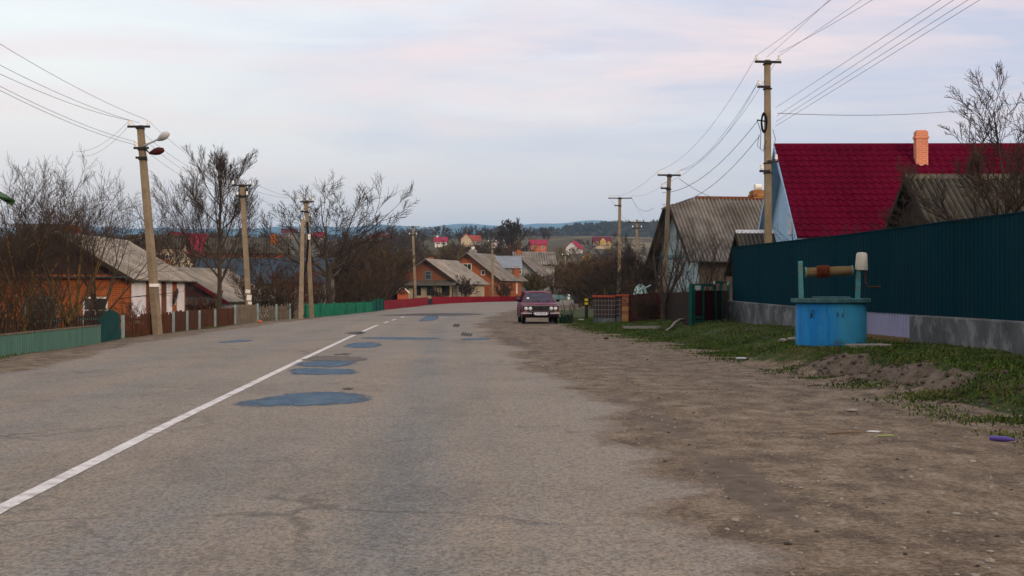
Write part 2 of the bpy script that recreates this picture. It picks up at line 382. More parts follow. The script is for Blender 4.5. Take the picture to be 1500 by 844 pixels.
def asphalt():
    m, nt, b = nodes('worn_asphalt'); t = NT(nt)
    big = t.noise(.22, None, 6, .6)
    trackv = t.mapping((1.1, .045, 1), rot=(0, 0, math.radians(3)))
    tr = t.noise(1.0, trackv, 5, .6)
    c = t.mix(t.mr(big, .3, .7), (.200, .168, .126), (.275, .230, .172))
    c = t.mix(t.mr(tr, .42, .70, 0, .6), c, (.19, .19, .18))
    c = t.mix(t.mr(t.noise(2.2, t.mapping((1, .5, 1)), 6, .7), .42, .75, 0, .55), c, (.24, .20, .155))
    tk = t.n('ShaderNodeAttribute'); tk.attribute_name = 'track'
    c = t.mix(t.math('MULTIPLY', tk.outputs['Fac'], t.mr(t.noise(.9, t.mapping((1.5, .3, 1)), 5, .7), .35, .6, .15, 1)), c, (.135, .150, .150))
    c = t.mix(t.mr(t.noise(7, t.mapping((1, .5, 1), loc=(4, 1, 0)), 4, .7), .46, .68, 0, .3), c, (.17, .18, .165))
    c = t.mix(t.mr(t.noise(9, t.mapping((1, .5, 1), loc=(1, 7, 0)), 4, .7), .52, .70, 0, .22), c, (.35, .25, .13))
    g = t.noise(42, t.mapping((1, .6, 1)), 4, .8)
    c = t.mix(t.mr(g, .40, .58), t.mix(1., c, (.42, .42, .43), 'MULTIPLY'), c)
    peb = t.voro(48)
    c = t.mix(t.mr(peb, .0, .32, .40, 0), c, (.40, .36, .31))
    nv = t.n('ShaderNodeTexNoise'); nv.inputs['Scale'].default_value = 1.6; nv.inputs['Detail'].default_value = 6; t.l(t.obj, nv.inputs['Vector'])
    wob = t.n('ShaderNodeVectorMath'); wob.operation = 'MULTIPLY_ADD'; t.l(nv.outputs['Color'], wob.inputs[0]); wob.inputs[1].default_value = (1.2, 1.2, 0); t.l(t.obj, wob.inputs[2])
    ed = t.voro(.42, wob.outputs[0], 'DISTANCE_TO_EDGE')
    crack = t.math('MULTIPLY', t.mr(ed, .004, .02, 1, 0), t.mr(t.noise(.16, t.mapping(loc=(3, 9, 0)), 3), .50, .62))
    c = t.mix(t.math('MULTIPLY', crack, .5), c, (.035, .032, .03))
    bl = t.noise(.55, t.mapping((1, .45, 1), loc=(11, 5, 0)), 6, .7)
    c = t.mix(t.mr(bl, .50, .70, 0, .55), c, t.mix(1., c, (.55, .56, .58), 'MULTIPLY'))
    ed2 = t.voro(1.15, wob.outputs[0], 'DISTANCE_TO_EDGE')
    cr2 = t.math('MULTIPLY', t.mr(ed2, .006, .035, 1, 0), t.mr(t.noise(.30, t.mapping(loc=(8, 2, 0)), 4), .54, .62))
    c = t.mix(t.math('MULTIPLY', cr2, .55), c, (.06, .055, .05))
    at = t.n('ShaderNodeAttribute'); at.attribute_name = 'edge'
    k = t.math('ADD', at.outputs['Fac'], t.math('MULTIPLY', t.math('SUBTRACT', t.noise(2.2, None, 6, .75), .5), 1.0))
    dirt = t.mix(t.mr(t.noise(2.6, None, 6, .75), .4, .65), (.20, .155, .11), (.10, .076, .055))
    c = t.mix(t.mr(k, .48, .72, 0, .92), c, t.mix(t.mr(g, .42, .58), t.mix(1., dirt, (.5, .5, .5), 'MULTIPLY'), dirt))
    t.l(c, b.inputs['Base Color']); b.inputs['Roughness'].default_value = .85; b.inputs['Specular IOR Level'].default_value = .2
    h = t.math('SUBTRACT', t.math('ADD', g, t.math('MULTIPLY', peb, -.7)), t.math('MULTIPLY', crack, 1.5))
    t.l(t.bump(h, .5, .006), b.inputs['Normal'])
    return m
M['asphalt'] = asphalt()
def patch_mat(name, c1, c2):
    m, nt, b = nodes(name); t = NT(nt)
    n = t.noise(3, t.mapping((1, .5, 1)), 6, .7); f = t.noise(40, None, 4, .8)
    c = t.mix(t.mr(n, .35, .65), c1, c2); c = t.mix(t.mr(f, .42, .58), t.mix(1., c, (.5, .5, .52), 'MULTIPLY'), c)
    t.l(c, b.inputs['Base Color']); b.inputs['Roughness'].default_value = .8; b.inputs['Specular IOR Level'].default_value = .2
    at = t.n('ShaderNodeAttribute'); at.attribute_name = 'edge'
    k = t.math('ADD', at.outputs['Fac'], t.math('MULTIPLY', t.math('SUBTRACT', t.noise(3.5, t.mapping((1, .6, 1), loc=(2, 2, 2)), 6, .75), .5), 1.5))
    t.l(t.mr(k, .28, .78, 0, .95), b.inputs['Alpha'])
    t.l(t.bump(f, .5, .006), b.inputs['Normal']); return m
M['patch_blue'] = patch_mat('blue_asphalt_patch', (.030, .078, .135), (.080, .140, .195))
M['patch_grey'] = patch_mat('grey_asphalt_patch', (.105, .088, .070), (.14, .12, .095))
M['patch_soot'] = patch_mat('dark_asphalt_patch', (.05, .045, .042), (.08, .075, .07))
M['dark_iron_tar'] = mat('tar', (.045, .042, .04), .9, .2, 4)
M['dark_stone'] = mat('dark_stone', (.05, .043, .037), .95, .3, 8)
M['line_white'] = mat('road_line_paint', (.56, .55, .53), .8, .15, 3, col2=(.28, .25, .22), f2=.35, bump=.3, bscale=50, fine=.2, lo=.52, hi=.64)
def ground_mat():
    m, nt, b = nodes('ground_cover'); t = NT(nt)
    at = t.n('ShaderNodeAttribute'); at.attribute_name = 'cover'; sp = t.n('ShaderNodeSeparateColor'); t.l(at.outputs['Color'], sp.inputs[0])
    gr, so, hi = sp.outputs[0], sp.outputs[1], sp.outputs[2]
    # gravel and packed dirt
    n1 = t.noise(.5, t.mapping((1, .5, 1)), 6, .65); n2 = t.noise(2.6, t.mapping((1, .6, 1)), 6, .75); n3 = t.noise(22, None, 4, .8)
    c = t.mix(t.mr(n1, .3, .7), (.150, .112, .075), (.215, .168, .116))
    c = t.mix(t.mr(n2, .46, .62, 0, .8), c, (.070, .051, .036))
    c = t.mix(t.mr(n2, .46, .30, 0, .5), c, (.36, .31, .25))
    c = t.mix(t.mr(n3, .42, .58), t.mix(1., c, (.5, .48, .46), 'MULTIPLY'), c)
    v = t.voro(26); c = t.mix(t.mr(v, .05, .25, .35, 0), c, (.42, .38, .33))
    # grass
    g1 = t.noise(1.2, None, 6, .7); g2 = t.noise(14, None, 4, .8)
    g = t.mix(t.mr(g1, .35, .65), (.022, .038, .007), (.050, .068, .013))
    g = t.mix(t.mr(g1, .56, .74, 0, .8), g, (.12, .085, .035))
    g = t.mix(t.mr(g2, .35, .6), t.mix(1., g, (.35, .35, .35), 'MULTIPLY'), g)
    # turned soil
    s1 = t.noise(5, None, 6, .75)
    s = t.mix(t.mr(s1, .35, .65), (.055, .043, .031), (.125, .098, .075))
    # hillside
    h1 = t.noise(.035, t.mapping((1, .6, 1)), 5, .6); h2 = t.noise(.4, None, 5, .7)
    h = t.mix(t.mr(h1, .42, .64), (.055, .040, .025), (.058, .056, .021))
    h = t.mix(t.math('MULTIPLY', t.mr(h1, .50, .58), t.mr(t.sep(t.obj)[0], 0., 60.)), h, (.20, .165, .105))
    h = t.mix(t.mr(h2, .45, .7, 0, .7), h, (.045, .036, .022))
    k = t.math('ADD', gr, t.math('MULTIPLY', t.math('SUBTRACT', t.noise(1.8, None, 6, .75), .5), 1.3))
    c = t.mix(t.mr(k, .42, .58), c, g)
    k2 = t.math('ADD', so, t.math('MULTIPLY', t.math('SUBTRACT', t.noise(2.5, None, 5, .7), .5), .9))
    c = t.mix(t.mr(k2, .42, .56), c, s)
    c = t.mix(hi, c, h)
    t.l(c, b.inputs['Base Color']); b.inputs['Roughness'].default_value = .95; b.inputs['Specular IOR Level'].default_value = .15
    t.l(t.bump(t.math('ADD', t.math('MULTIPLY', n2, 2.), t.math('ADD', n3, t.math('MULTIPLY', v, -.5))), .7, .02), b.inputs['Normal'])
    return m
M['ground'] = ground_mat()
def well_mat():
    m, nt, b = nodes('well_blue_paint'); t = NT(nt); x, y, z = t.sep(t.obj)
    n = t.noise(2.0, None, 5, .6); st = t.noise(3, t.mapping((5, 5, .35)), 4)
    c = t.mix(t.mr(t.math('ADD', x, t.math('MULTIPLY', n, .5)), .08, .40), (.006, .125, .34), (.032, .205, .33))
    c = t.mix(t.mr(st, .45, .75, 0, .6), c, (.020, .25, .42))
    c = t.mix(t.math('MULTIPLY', t.mr(t.noise(4, t.mapping((4, 4, .5), loc=(3, 1, 2)), 5), .54, .66), t.mr(z, .25, .95, .25, 1)), c, (.03, .07, .10))
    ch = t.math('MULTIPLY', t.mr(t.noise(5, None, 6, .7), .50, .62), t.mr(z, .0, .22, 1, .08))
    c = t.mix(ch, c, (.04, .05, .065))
    c = t.mix(t.mr(t.noise(9, t.mapping((1, 1, .6), loc=(8, 2, 5)), 6, .75), .60, .66, 0, .7), c, (.10, .14, .15))
    t.l(c, b.inputs['Base Color']); b.inputs['Roughness'].default_value = .7; b.inputs['Specular IOR Level'].default_value = .1
    t.l(t.bump(t.noise(22, None, 5), .4, .015), b.inputs['Normal']); return m
M['well_blue'] = well_mat()
M['blade'] = mat('grass_blade', (.045, .078, .013), .8, .5, .9, col2=(.13, .105, .030), f2=.4, lo=.5, hi=.7)
M['daffodil_leaf'] = mat('clump_leaf', (.010, .045, .020), .7, .3, 5)
M['forest'] = mat('far_wood', (.032, .026, .020), .95, .3, .01, col2=(.055, .045, .025))
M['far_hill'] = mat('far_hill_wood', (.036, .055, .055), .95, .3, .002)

# ------------------------------------------------------------------ terrain
def S(a, b, x): 
    t = np.clip((x - a) / (b - a), 0, 1); return t * t * (3 - 2 * t)
XLY = [-40, 0, 23.7, 38.9, 66, 94, 108, 132, 142, 148, 154, 158, 168]
XLX = [-6, -7.4, -8.6, -10.2, -10.2, -9.6, -9.4, -7.4, -4.2, .35, 8.1, 15, 40]
XRY = [-40, 0, 7, 12.8, 17.4, 31, 52, 58, 75, 97, 112, 124, 137, 150, 160]
XRX = [2.0, 1.6, 1.5, 1.4, 1.2, .3, -.98, -1.18, -.95, -.1, 1.6, 4.2, 7.9, 13, 38]
XGY = [-20, 10, 18, 24.5, 31, 36, 45, 52, 62, 85, 100, 112, 120, 135, 160]
XGX = [5.9, 5.8, 5.6, 5.3, 4.9, 4.5, 3.7, 3.0, 2.8, 2.8, 3.2, 5.8, 9, 16, 45]
XL = lambda y: np.interp(y, XLY, XLX); XR = lambda y: np.interp(y, XRY, XRX); XG = lambda y: np.interp(y, XGY, XGX)
BH = lambda y: np.interp(y, [0, 20, 30, 46, 52, 58, 70, 90], [.32, .34, .36, .42, .30, .14, .05, 0])
BW = lambda y: np.interp(y, [0, 25, 32, 50], [.85, .95, 1.9, 2.6])
_r = random.Random(5)
_W = [(_r.uniform(-1, 1) * f, _r.uniform(-1, 1) * f, _r.uniform(0, 6.28), 1 / f) for f in (.5, .9, 1.7, 3, 5, 8) for _ in range(3)]
def wob(X, Y):
    s = 0
    for a, b, p, w in _W: s = s + w * np.sin(a * X + b * Y + p)
    return s / 6
def mound_mask(X, Y):
    cx = np.interp(Y, [16, 18, 21, 25.5], [6.4, 6.0, 5.75, 5.35]) 
    return np.exp(-((X - cx) / .42) ** 2) * S(18.0, 19.6, Y) * (1 - S(24.2, 26.4, Y))
def gz(X, Y):
    X = np.asarray(X, float); Y = np.asarray(Y, float)
    z = .4 * S(110, 160, Y)
    u = X - XG(Y); near = 1 - S(75, 95, Y)
    z = z + near * BH(Y) * S(0, 1, u / BW(Y)) + near * .045 * S(.2, 1.4, u) * wob(X * 2.2, Y * 2.2)
    mm = mound_mask(X, Y)
    z = z + mm * (.12 + .18 * wob(X * 4, Y * 4) + .16 * wob(X * 9 + 3, Y * 9) + .07 * wob(X * 23, Y * 23 + 1))
    wr = np.hypot(X - 6.03, (Y - 26.9)); pad = 1 - S(.8, 1.8, wr); z = z * (1 - pad) + .36 * pad
    v = XL(Y) - X; fade = 1 - S(85, 130, Y)
    z = z - fade * (.16 * S(.6, 4, v) + 1.0 * S(5.5, 14, v))
    z = z + fade * .03 * S(.3, 1.2, v) * wob(X * 1.5, Y * 1.5)
    sh = (u < 0) & (X > XR(Y))
    z = z + np.where(sh, .018 * wob(X * 3, Y * 3) * S(0, .6, X - XR(Y)) * S(0, .5, -u), 0)
    # beyond the bend the valley side climbs
    d = np.clip(Y - 175, 0, None)
    hill = .05 * d * (1 - .5 * S(500, 900, d)) 
    hill = np.minimum(hill, 31 + .0 * d)
    z = z + hill + S(200, 320, Y) * (2.2 * np.sin(X * .021 + 1.3) * np.sin(Y * .013 + .4) + 1.0 * np.sin(X * .05 + Y * .03))
    return z
def GZ(x, y): return float(gz(x, y))
def on_ground(px, py):
    """where a sight line through a photograph pixel meets the ground"""
    lo, hi = 4.0, None
    D = 4.0
    while D < 900:
        if CAMH - (py - YH) * D / F - GZ((px - 750) * D / F, D) < 0: hi = D; break
        lo = D; D *= 1.03
    if hi is None: hi = 900
    for _ in range(30):
        m = (lo + hi) / 2
        if CAMH - (py - YH) * m / F - GZ((px - 750) * m / F, m) < 0: hi = m
        else: lo = m
    x = (px - 750) * hi / F
    return Vector((x, hi, GZ(x, hi)))
def at(px, py, D): return Vector(((px - 750) * D / F, D, CAMH - (py - YH) * D / F))
def foot(px, D, dz=0):
    x = (px - 750) * D / F; return Vector((x, D, GZ(x, D) + dz))

def grid_mesh(name, xs, ys, zf, mats, cover=None, smooth=True):
    Xg, Yg = np.meshgrid(xs, ys); Zg = zf(Xg, Yg)
    nx, ny = len(xs), len(ys)
    v = np.stack([Xg, Yg, Zg], -1).reshape(-1, 3)
    i = np.arange(nx - 1)[None, :] + np.arange(ny - 1)[:, None] * nx
    f = np.stack([i, i + 1, i + 1 + nx, i + nx], -1).reshape(-1, 4)
    me = bpy.data.meshes.new(name)
    me.vertices.add(len(v)); me.vertices.foreach_set('co', v.ravel())
    me.loops.add(f.size); me.loops.foreach_set('vertex_index', f.ravel().astype(np.int32))
    me.polygons.add(len(f)); me.polygons.foreach_set('loop_start', np.arange(0, f.size, 4, dtype=np.int32))
    me.polygons.foreach_set('use_smooth', [smooth] * len(f))
    me.update(calc_edges=True)
    if cover is not None:
        a = me.color_attributes.new('cover', 'FLOAT_COLOR', 'POINT')
        a.data.foreach_set('color', cover(Xg, Yg).reshape(-1, 4).ravel())
    me.materials.append(mats)
    o = bpy.data.objects.new(name, me); COL.objects.link(o); return o

def in_road(X, Y, pad=1.0):
    return (X > XL(Y) + pad) & (X < XR(Y) - pad) & (Y < 160)
def ground_z(X, Y): return gz(X, Y) - np.where(in_road(X, Y), .05, 0) 
def ground_cover(X, Y):
    u = X - XG(Y); v = XL(Y) - X
    g = S(-.35, .35, u) * (1 - .0 * Y)
    g = np.maximum(g, S(2.2, 3.6, v) * .95)
    g = np.maximum(g, .62 * S(.7, 1.6, v) * S(30, 50, Y))
    g = np.maximum(g, 1 - S(1.0, 1.9, np.hypot(X - 6.03, Y - 26.9)))
    # tan strip on the inside of the bend
    so = np.clip(mound_mask(X, Y) * 1.25, 0, 1)
    dk = np.exp(-((X - XR(Y) - .22) / .34) ** 2) * S(6, 12, Y) * (1 - S(60, 75, Y)) * np.clip(.72 + .9 * wob(X * 1.6, Y * .9), 0, 1)
    for sx, sy, rx, ry, w in ((-.1, 36, .4, 7, .55), (1.62, 15.2, .30, 4.0, .60), (1.72, 9.2, .22, 2.0, .60), (.6, 26, .3, 5, .5)): so = np.maximum(so, w * np.exp(-((X - sx) / rx) ** 2 - ((Y - sy) / ry) ** 2))
    so = np.maximum(so, dk)
    far = np.clip(S(150, 200, Y) + S(22, 40, np.abs(X)) * S(60, 100, Y), 0, 1)
    return np.stack([g, so, far, np.ones_like(g)], -1)
xs = np.concatenate([-np.geomspace(9000, 32, 40), np.arange(-30, -13, .8), np.arange(-13, 4.4, .16), np.arange(4.4, 7.6, .07), np.arange(7.6, 9.5, .16), np.arange(9.6, 30, .8), np.geomspace(32, 9000, 40)])
ys = np.concatenate([np.array([-60, -30, -15, -8, -4]), np.arange(-1, 17, .22), np.arange(17, 28, .1), np.arange(28, 64, .22), np.arange(64, 175, 1.0), np.geomspace(176, 1000, 90), np.geomspace(1050, 9500, 22)])
ground = grid_mesh('ground', xs, ys, ground_z, M['ground'], ground_cover); tag(ground, kind='structure')

def road_rows():
    L = [(-30,), (0,)]
    pl = [(-30, -30), (0, 0), (20, 20), (40, 40), (66, 62), (94, 84), (108, 97), (120, 106), (132, 112), (142, 124), (148, 137), (154, 146), (158, 151), (165, 157)]
    out = []
    for (a0, b0), (a1, b1) in zip(pl, pl[1:]):
        n = max(2, int((a1 - a0) / .35)) if a0 >= 0 and a1 < 100 else 12
        for k in range(n): out.append((a0 + (a1 - a0) * k / n, b0 + (b1 - b0) * k / n))
    out.append(pl[-1]); return out
rr = road_rows(); EDGE_T = [0, .012, .03, .06] + [.06 + .88 * k / 56 for k in range(1, 56)] + [.94, .97, .988, 1]; NCOL = len(EDGE_T) - 1; trk = []
EDGE_V = [1, .85, .55, .2] + [0] * 55 + [.25, .6, .85, 1]; rev = []
rv, rf = [], []
_rj = random.Random(3)
for i, (a, b) in enumerate(rr):
    jl = .10 * math.sin(a * 1.3) + .12 * math.sin(a * .47 + 1) + _rj.uniform(-.07, .07)
    jr = .16 * math.sin(b * 1.1 + 2) + .20 * math.sin(b * .41) + .12 * math.sin(b * 2.7) + _rj.uniform(-.12, .12)
    xl, xr = float(XL(a)) + jl, float(XR(b)) + jr
    for k in range(NCOL + 1):
        t = EDGE_T[k]; x = xl + (xr - xl) * t; y = a + (b - a) * t
        z = GZ(x, y) * 0 + .4 * float(S(110, 160, y)) + .012
        if k in (0, NCOL): z -= .07
        rev.append(EDGE_V[k]); rt = x - float(np.interp(y, [0, 9.03, 15, 29.2, 56, 80], [-2.62, -3.25, -3.58, -4.26, -5.38, -5.8]))
        trk.append(sum(w * math.exp(-((rt - c) / s) ** 2) for c, s, w in ((2.55, .30, .8), (3.35, .16, .35), (1.0, .3, .4), (-1.5, .35, .45), (-3.2, .4, .5))) * (1 if y < 90 else .3))
        rv.append((x, y, z))
    if i: 
        o = (i - 1) * (NCOL + 1)
        for k in range(NCOL): rf.append((o + k, o + k + 1, o + k + 2 + NCOL, o + k + 1 + NCOL))
_m = MB(); _m.v, _m.f = rv, rf
road = _m.build('road', M['asphalt'], smooth=60, recalc=False); tag(road, kind='structure')
_a = road.data.attributes.new('edge', 'FLOAT', 'POINT'); _a.data.foreach_set('value', rev)
_a = road.data.attributes.new('track', 'FLOAT', 'POINT'); _a.data.foreach_set('value', trk)
def road_z(y): return .4 * float(S(110, 160, y)) + .012

# centre line
CL = [(0, -2.62), (4, -2.85), (9.03, -3.25), (15, -3.58), (29.2, -4.26), (42, -4.83), (56, -5.38), (66, -5.62), (80, -5.8)]
def clx(y): return float(np.interp(y, [p[0] for p in CL], [p[1] for p in CL]))
def line_piece(y0, y1, w=.125):
    m = MB(); n = max(2, int((y1 - y0) / .12)); q = random.Random(int(y0 * 10))
    for k in range(n + 1):
        y = y0 + (y1 - y0) * k / n; x = clx(y); a = w / 2 + q.uniform(-.003, .003)
        m.v += [(x - a, y, road_z(y) + .004), (x + a + q.uniform(-.003, .003), y, road_z(y) + .004)]
        if k: m.f.append((2 * k - 2, 2 * k - 1, 2 * k + 1, 2 * k))
    return m
m_line = line_piece(-6, 44.5)
for a, b in ((45.3, 46.0), (46.7, 47.5), (48.2, 57.5), (61.5, 64.0), (66.5, 69.5), (73, 76)):
    q = line_piece(a, b); m_line.add(q.v, q.f)
tag(m_line.build('road_marking', M['line_white'], recalc=False), kind='structure')

def blob(name, pts, m, dz, seed):
    """irregular flat repair patch: outline pixels on the ground"""
    q = random.Random(seed); P = [on_ground(*p) for p in pts]; out = []
    n = len(P)
    for i in range(n):
        p0, p1, p2, p3 = P[i - 1], P[i], P[(i + 1) % n], P[(i + 2) % n]
        for k in range(6):
            t = k / 6
            c = .5 * ((2 * p1) + (p2 - p0) * t + (2 * p0 - 5 * p1 + 4 * p2 - p3) * t * t + (3 * p1 - p0 - 3 * p2 + p3) * t ** 3)
            out.append((c.x + q.uniform(-.03, .03), c.y + q.uniform(-.08, .08)))
    me = MB(); cx = sum(p[0] for p in out) / len(out); cy = sum(p[1] for p in out) / len(out)
    N = len(out); me.v = [(cx, cy, road_z(cy) + dz)]; w = [1.0]
    for s, e in ((.62, 1.0), (1.0, .5), (1.2, 0.0)):
        me.v += [(cx + (x - cx) * s, cy + (y - cy) * s, road_z(cy + (y - cy) * s) + dz) for x, y in out]; w += [e] * N
    me.f = [(0, i + 1, (i + 1) % N + 1) for i in range(N)]
    for r in range(2): me.f += [(1 + r * N + i, 1 + r * N + N + i, 1 + r * N + N + (i + 1) % N, 1 + r * N + (i + 1) % N) for i in range(N)]
    ob = me.build(name, m, recalc=False); at_ = ob.data.attributes.new('edge', 'FLOAT', 'POINT'); at_.data.foreach_set('value', w)
    return tag(ob, kind='structure')
blob('road_patch', [(345, 595), (385, 585), (440, 577), (500, 576), (535, 582), (538, 588), (500, 594), (420, 597)], M['patch_blue'], .004, 1)
blob('road_patch', [(424, 545), (440, 541), (510, 542), (522, 547), (500, 550), (440, 550)], M['patch_blue'], .004, 2)
blob('road_patch', [(436, 536), (450, 531), (495, 529), (520, 531), (500, 538), (460, 539)], M['patch_blue'], .004, 3)
blob('road_patch', [(448, 529), (460, 523.5), (500, 522.5), (533, 526), (530, 530), (490, 529.5)], M['patch_grey'], .006, 4)
blob('road_patch', [(505, 508), (520, 503), (545, 502.5), (558, 506), (545, 510), (515, 510)], M['patch_blue'], .004, 5)
blob('road_patch', [(528, 496), (580, 494.5), (640, 496), (620, 498.3), (570, 498)], M['patch_blue'], .004, 6)
blob('road_patch', [(675, 498), (690, 496), (715, 496), (716, 498.5), (690, 499)], M['patch_blue'], .004, 7)
blob('road_patch', [(615, 470), (625, 464), (640, 463), (640, 468), (625, 471)], M['patch_blue'], .004, 8)
blob('road_patch', [(560, 462.5), (620, 459.5), (680, 459.5), (706, 461), (660, 463), (610, 463)], M['patch_soot'], .004, 9)
blob('road_patch', [(505, 489), (520, 486.5), (535, 487), (528, 490.5)], M['patch_soot'], .004, 10)
blob('road_patch', [(500, 571), (512, 569.5), (520, 570.5), (510, 573)], M['patch_soot'], .004, 11)
blob('road_patch', [(320, 503), (345, 499.5), (370, 499), (360, 501.5)], M['patch_blue'], .004, 12)
blob('road_patch', [(490, 520), (505, 518.3), (514, 519.5), (505, 521)], M['patch_soot'], .004, 13)
# short black tar strokes on the lane
tm = MB()
for px, py in ((676, 490), (680, 490.5), (684, 491), (688, 491.5), (664, 477), (667, 477.3), (670, 477.6)):
    a = on_ground(px, py + 2.2); b = on_ground(px + 3, py - 2.2)
    d = Vector((.035, 0, 0)); z = Vector((0, 0, .018))
    tm.add([Vector((a.x, a.y, 0)) - d + z, Vector((a.x, a.y, 0)) + d + z, Vector((b.x, b.y, 0)) + d + z, Vector((b.x, b.y, 0)) - d + z], [(0, 1, 2, 3)])
tag(tm.build('road_tar_stroke', M['dark_iron_tar'], recalc=False), kind='structure')

# ------------------------------------------------------------------ far wooded ridges and mountains
RIDGE_PY = [348, 349, 350, 354, 354, 350, 344, 335, 332, 330, 329, 331]
def ridge(name, D, px_pts, py_pts, depth, m, seed, rough):
    q = random.Random(seed)
    ph = [(q.uniform(.4, 3), q.uniform(0, 6.3)) for _ in range(9)]
    xs_ = np.linspace((min(px_pts) - 750) * D / F, (max(px_pts) - 750) * D / F, 260)
    ys_ = D + depth * np.linspace(-1, 1, 24)
    def zf(X, Y):
        px = 750 + X * F / D
        top = CAMH + (YH - np.interp(px, px_pts, py_pts)) * D / F
        n = sum(np.sin(X / D * 60 * a + p + Y / D * 9 * a) / (1 + a) for a, p in ph) * rough
        s = np.clip((Y - (D - depth)) / depth, 0, 2)
        prof = np.where(s < 1, S(0, 1, s), 1 - .4 * S(1, 2, s))
        return -5 + (top + 5 + n) * prof
    return tag(grid_mesh(name, xs_, ys_, zf, m), kind='structure')
ridge('wooded_hill', 1500, [-300, 300, 420, 560, 640, 720, 780, 850, 910, 1000, 1300, 2000], RIDGE_PY, 420, M['forest'], 1, 1.5)
ridge('far_mountain', 7000, [-600, 300, 480, 560, 640, 700, 760, 830, 900, 1100, 2200], [336, 334, 333, 333, 332, 332, 332, 334, 336, 338, 336], 1100, M['far_hill'], 2, 9)
ridge('distant_mountain', 9300, [-600, 300, 560, 660, 700, 735, 770, 830, 880, 930, 1100, 2200], [337, 336, 334, 332, 329, 328, 329.5, 325.5, 322.5, 321, 323, 327], 500, M['far_hill'], 3, 10)

def far_wood():
    q = random.Random(11); m = MB()
    for i in range(2600):
        D = q.uniform(1130, 1560); px = q.uniform(380, 1130)
        if px < 560 and q.random() < .3: continue
        x = (px - 750) * D / F
        top = CAMH + (YH - np.interp(px, [-300, 300, 420, 560, 640, 720, 780, 850, 910, 1000, 1300, 2000], RIDGE_PY)) * 1500 / F
        s = min(1, max(0, (D - 1080) / 420)); z = -5 + (top + 5) * (s * s * (3 - 2 * s)) - 1
        h = q.uniform(5, 9)
        for k in range(7):
            a = q.uniform(0, 6.28); r = q.uniform(.5, 2.6); hh = h * q.uniform(.6, 1)
            c = Vector((x + math.cos(a) * r, D + math.sin(a) * r, z)); w = q.uniform(.8, 1.9)
            lean = Vector((q.uniform(-.8, .8), q.uniform(-.8, .8), hh))
            b = q.uniform(0, 2)
            m.add([c + Vector((math.cos(b + j * 2.09) * w * .5, math.sin(b + j * 2.09) * w * .5, 0)) for j in range(3)]
                  + [c + lean * .55 + Vector((math.cos(b + j * 2.09) * w, math.sin(b + j * 2.09) * w, 0)) for j in range(3)] + [c + lean],
                  [(0, 1, 4, 3), (1, 2, 5, 4), (2, 0, 3, 5), (3, 4, 6), (4, 5, 6), (5, 3, 6)])
    return tag(m.build('forest', M['forest'], recalc=False), kind='stuff')
far_wood()

# haze: a closed box of even thin air round everything
hz, hnt, hb = nodes('haze_air'); hnt.nodes.remove(hb)
pv = hnt.nodes.new('ShaderNodeVolumePrincipled'); pv.inputs['Color'].default_value = (.36, .68, 1, 1); pv.inputs['Density'].default_value = HAZE_DENSITY = 1.05e-4
hnt.links.new(pv.outputs[0], hnt.nodes['Material Output'].inputs['Volume'])
tag(MB().box((0, 5300, 245), (19000, 11100, 512)).build('haze', hz), kind='stuff')

# ------------------------------------------------------------------ houses
PI = math.pi
def corrugated(m, x0, x1, ye, ze, yr, zr, wave, amp, clip0=0, clip1=0, rows=1, step=0, per=4, thick=.03, tile=False):
    """one roof slope from eave line (ye,ze) to ridge line (yr,zr); wave runs along x; clip = length of a cut top corner (x, fraction)"""
    nx = max(2, int((x1 - x0) / wave * per)); ln = math.hypot(yr - ye, zr - ze)
    ny_, nz_ = -(zr - ze) / ln, (yr - ye) / ln
    if nz_ < 0: ny_, nz_ = -ny_, -nz_
    T = []
    for r in range(rows):
        if step and rows > 1: T += [(r / rows, step), ((r + .999) / rows, 0)]
        else: T.append((r / rows, 0))
    T.append((1, 0))
    o = len(m.v); W = nx + 1
    for t, lift in T:
        for i in range(W):
            x = x0 + (x1 - x0) * i / nx; tm = 1
            if clip0 and x - x0 < clip0[0]: tm = clip0[1] + (1 - clip0[1]) * (x - x0) / clip0[0]
            if clip1 and x1 - x < clip1[0]: tm = clip1[1] + (1 - clip1[1]) * (x1 - x) / clip1[0]
            tt = t * tm; h = amp * math.sin(2 * PI * (x - x0) / wave) + lift + thick
            m.v.append((x, ye + (yr - ye) * tt + ny_ * h, ze + (zr - ze) * tt + nz_ * h))
    for r in range(len(T) - 1):
        for i in range(nx):
            a = o + r * W + i; m.f.append((a, a + 1, a + 1 + W, a + W))
    # underside and edges
    b = len(m.v)
    for t in (0, 1):
        for i in range(W):
            x = x0 + (x1 - x0) * i / nx; tm = 1
            if clip0 and x - x0 < clip0[0]: tm = clip0[1] + (1 - clip0[1]) * (x - x0) / clip0[0]
            if clip1 and x1 - x < clip1[0]: tm = clip1[1] + (1 - clip1[1]) * (x1 - x) / clip1[0]
            tt = t * tm; h = -thick
            m.v.append((x, ye + (yr - ye) * tt + ny_ * h, ze + (zr - ze) * tt + nz_ * h))
    last = o + (len(T) - 1) * W
    for i in range(nx):
        m.f.append((b + i, b + W + i, b + W + i + 1, b + i + 1))
        m.f.append((o + i, b + i, b + i + 1, o + i + 1)); m.f.append((last + i, last + i + 1, b + W + i + 1, b + W + i))
    m.f.append(tuple(o + r * W for r in range(len(T))) + (b + W, b)); m.f.append(tuple(o + r * W + nx for r in range(len(T))) + (b + W + nx, b + nx))

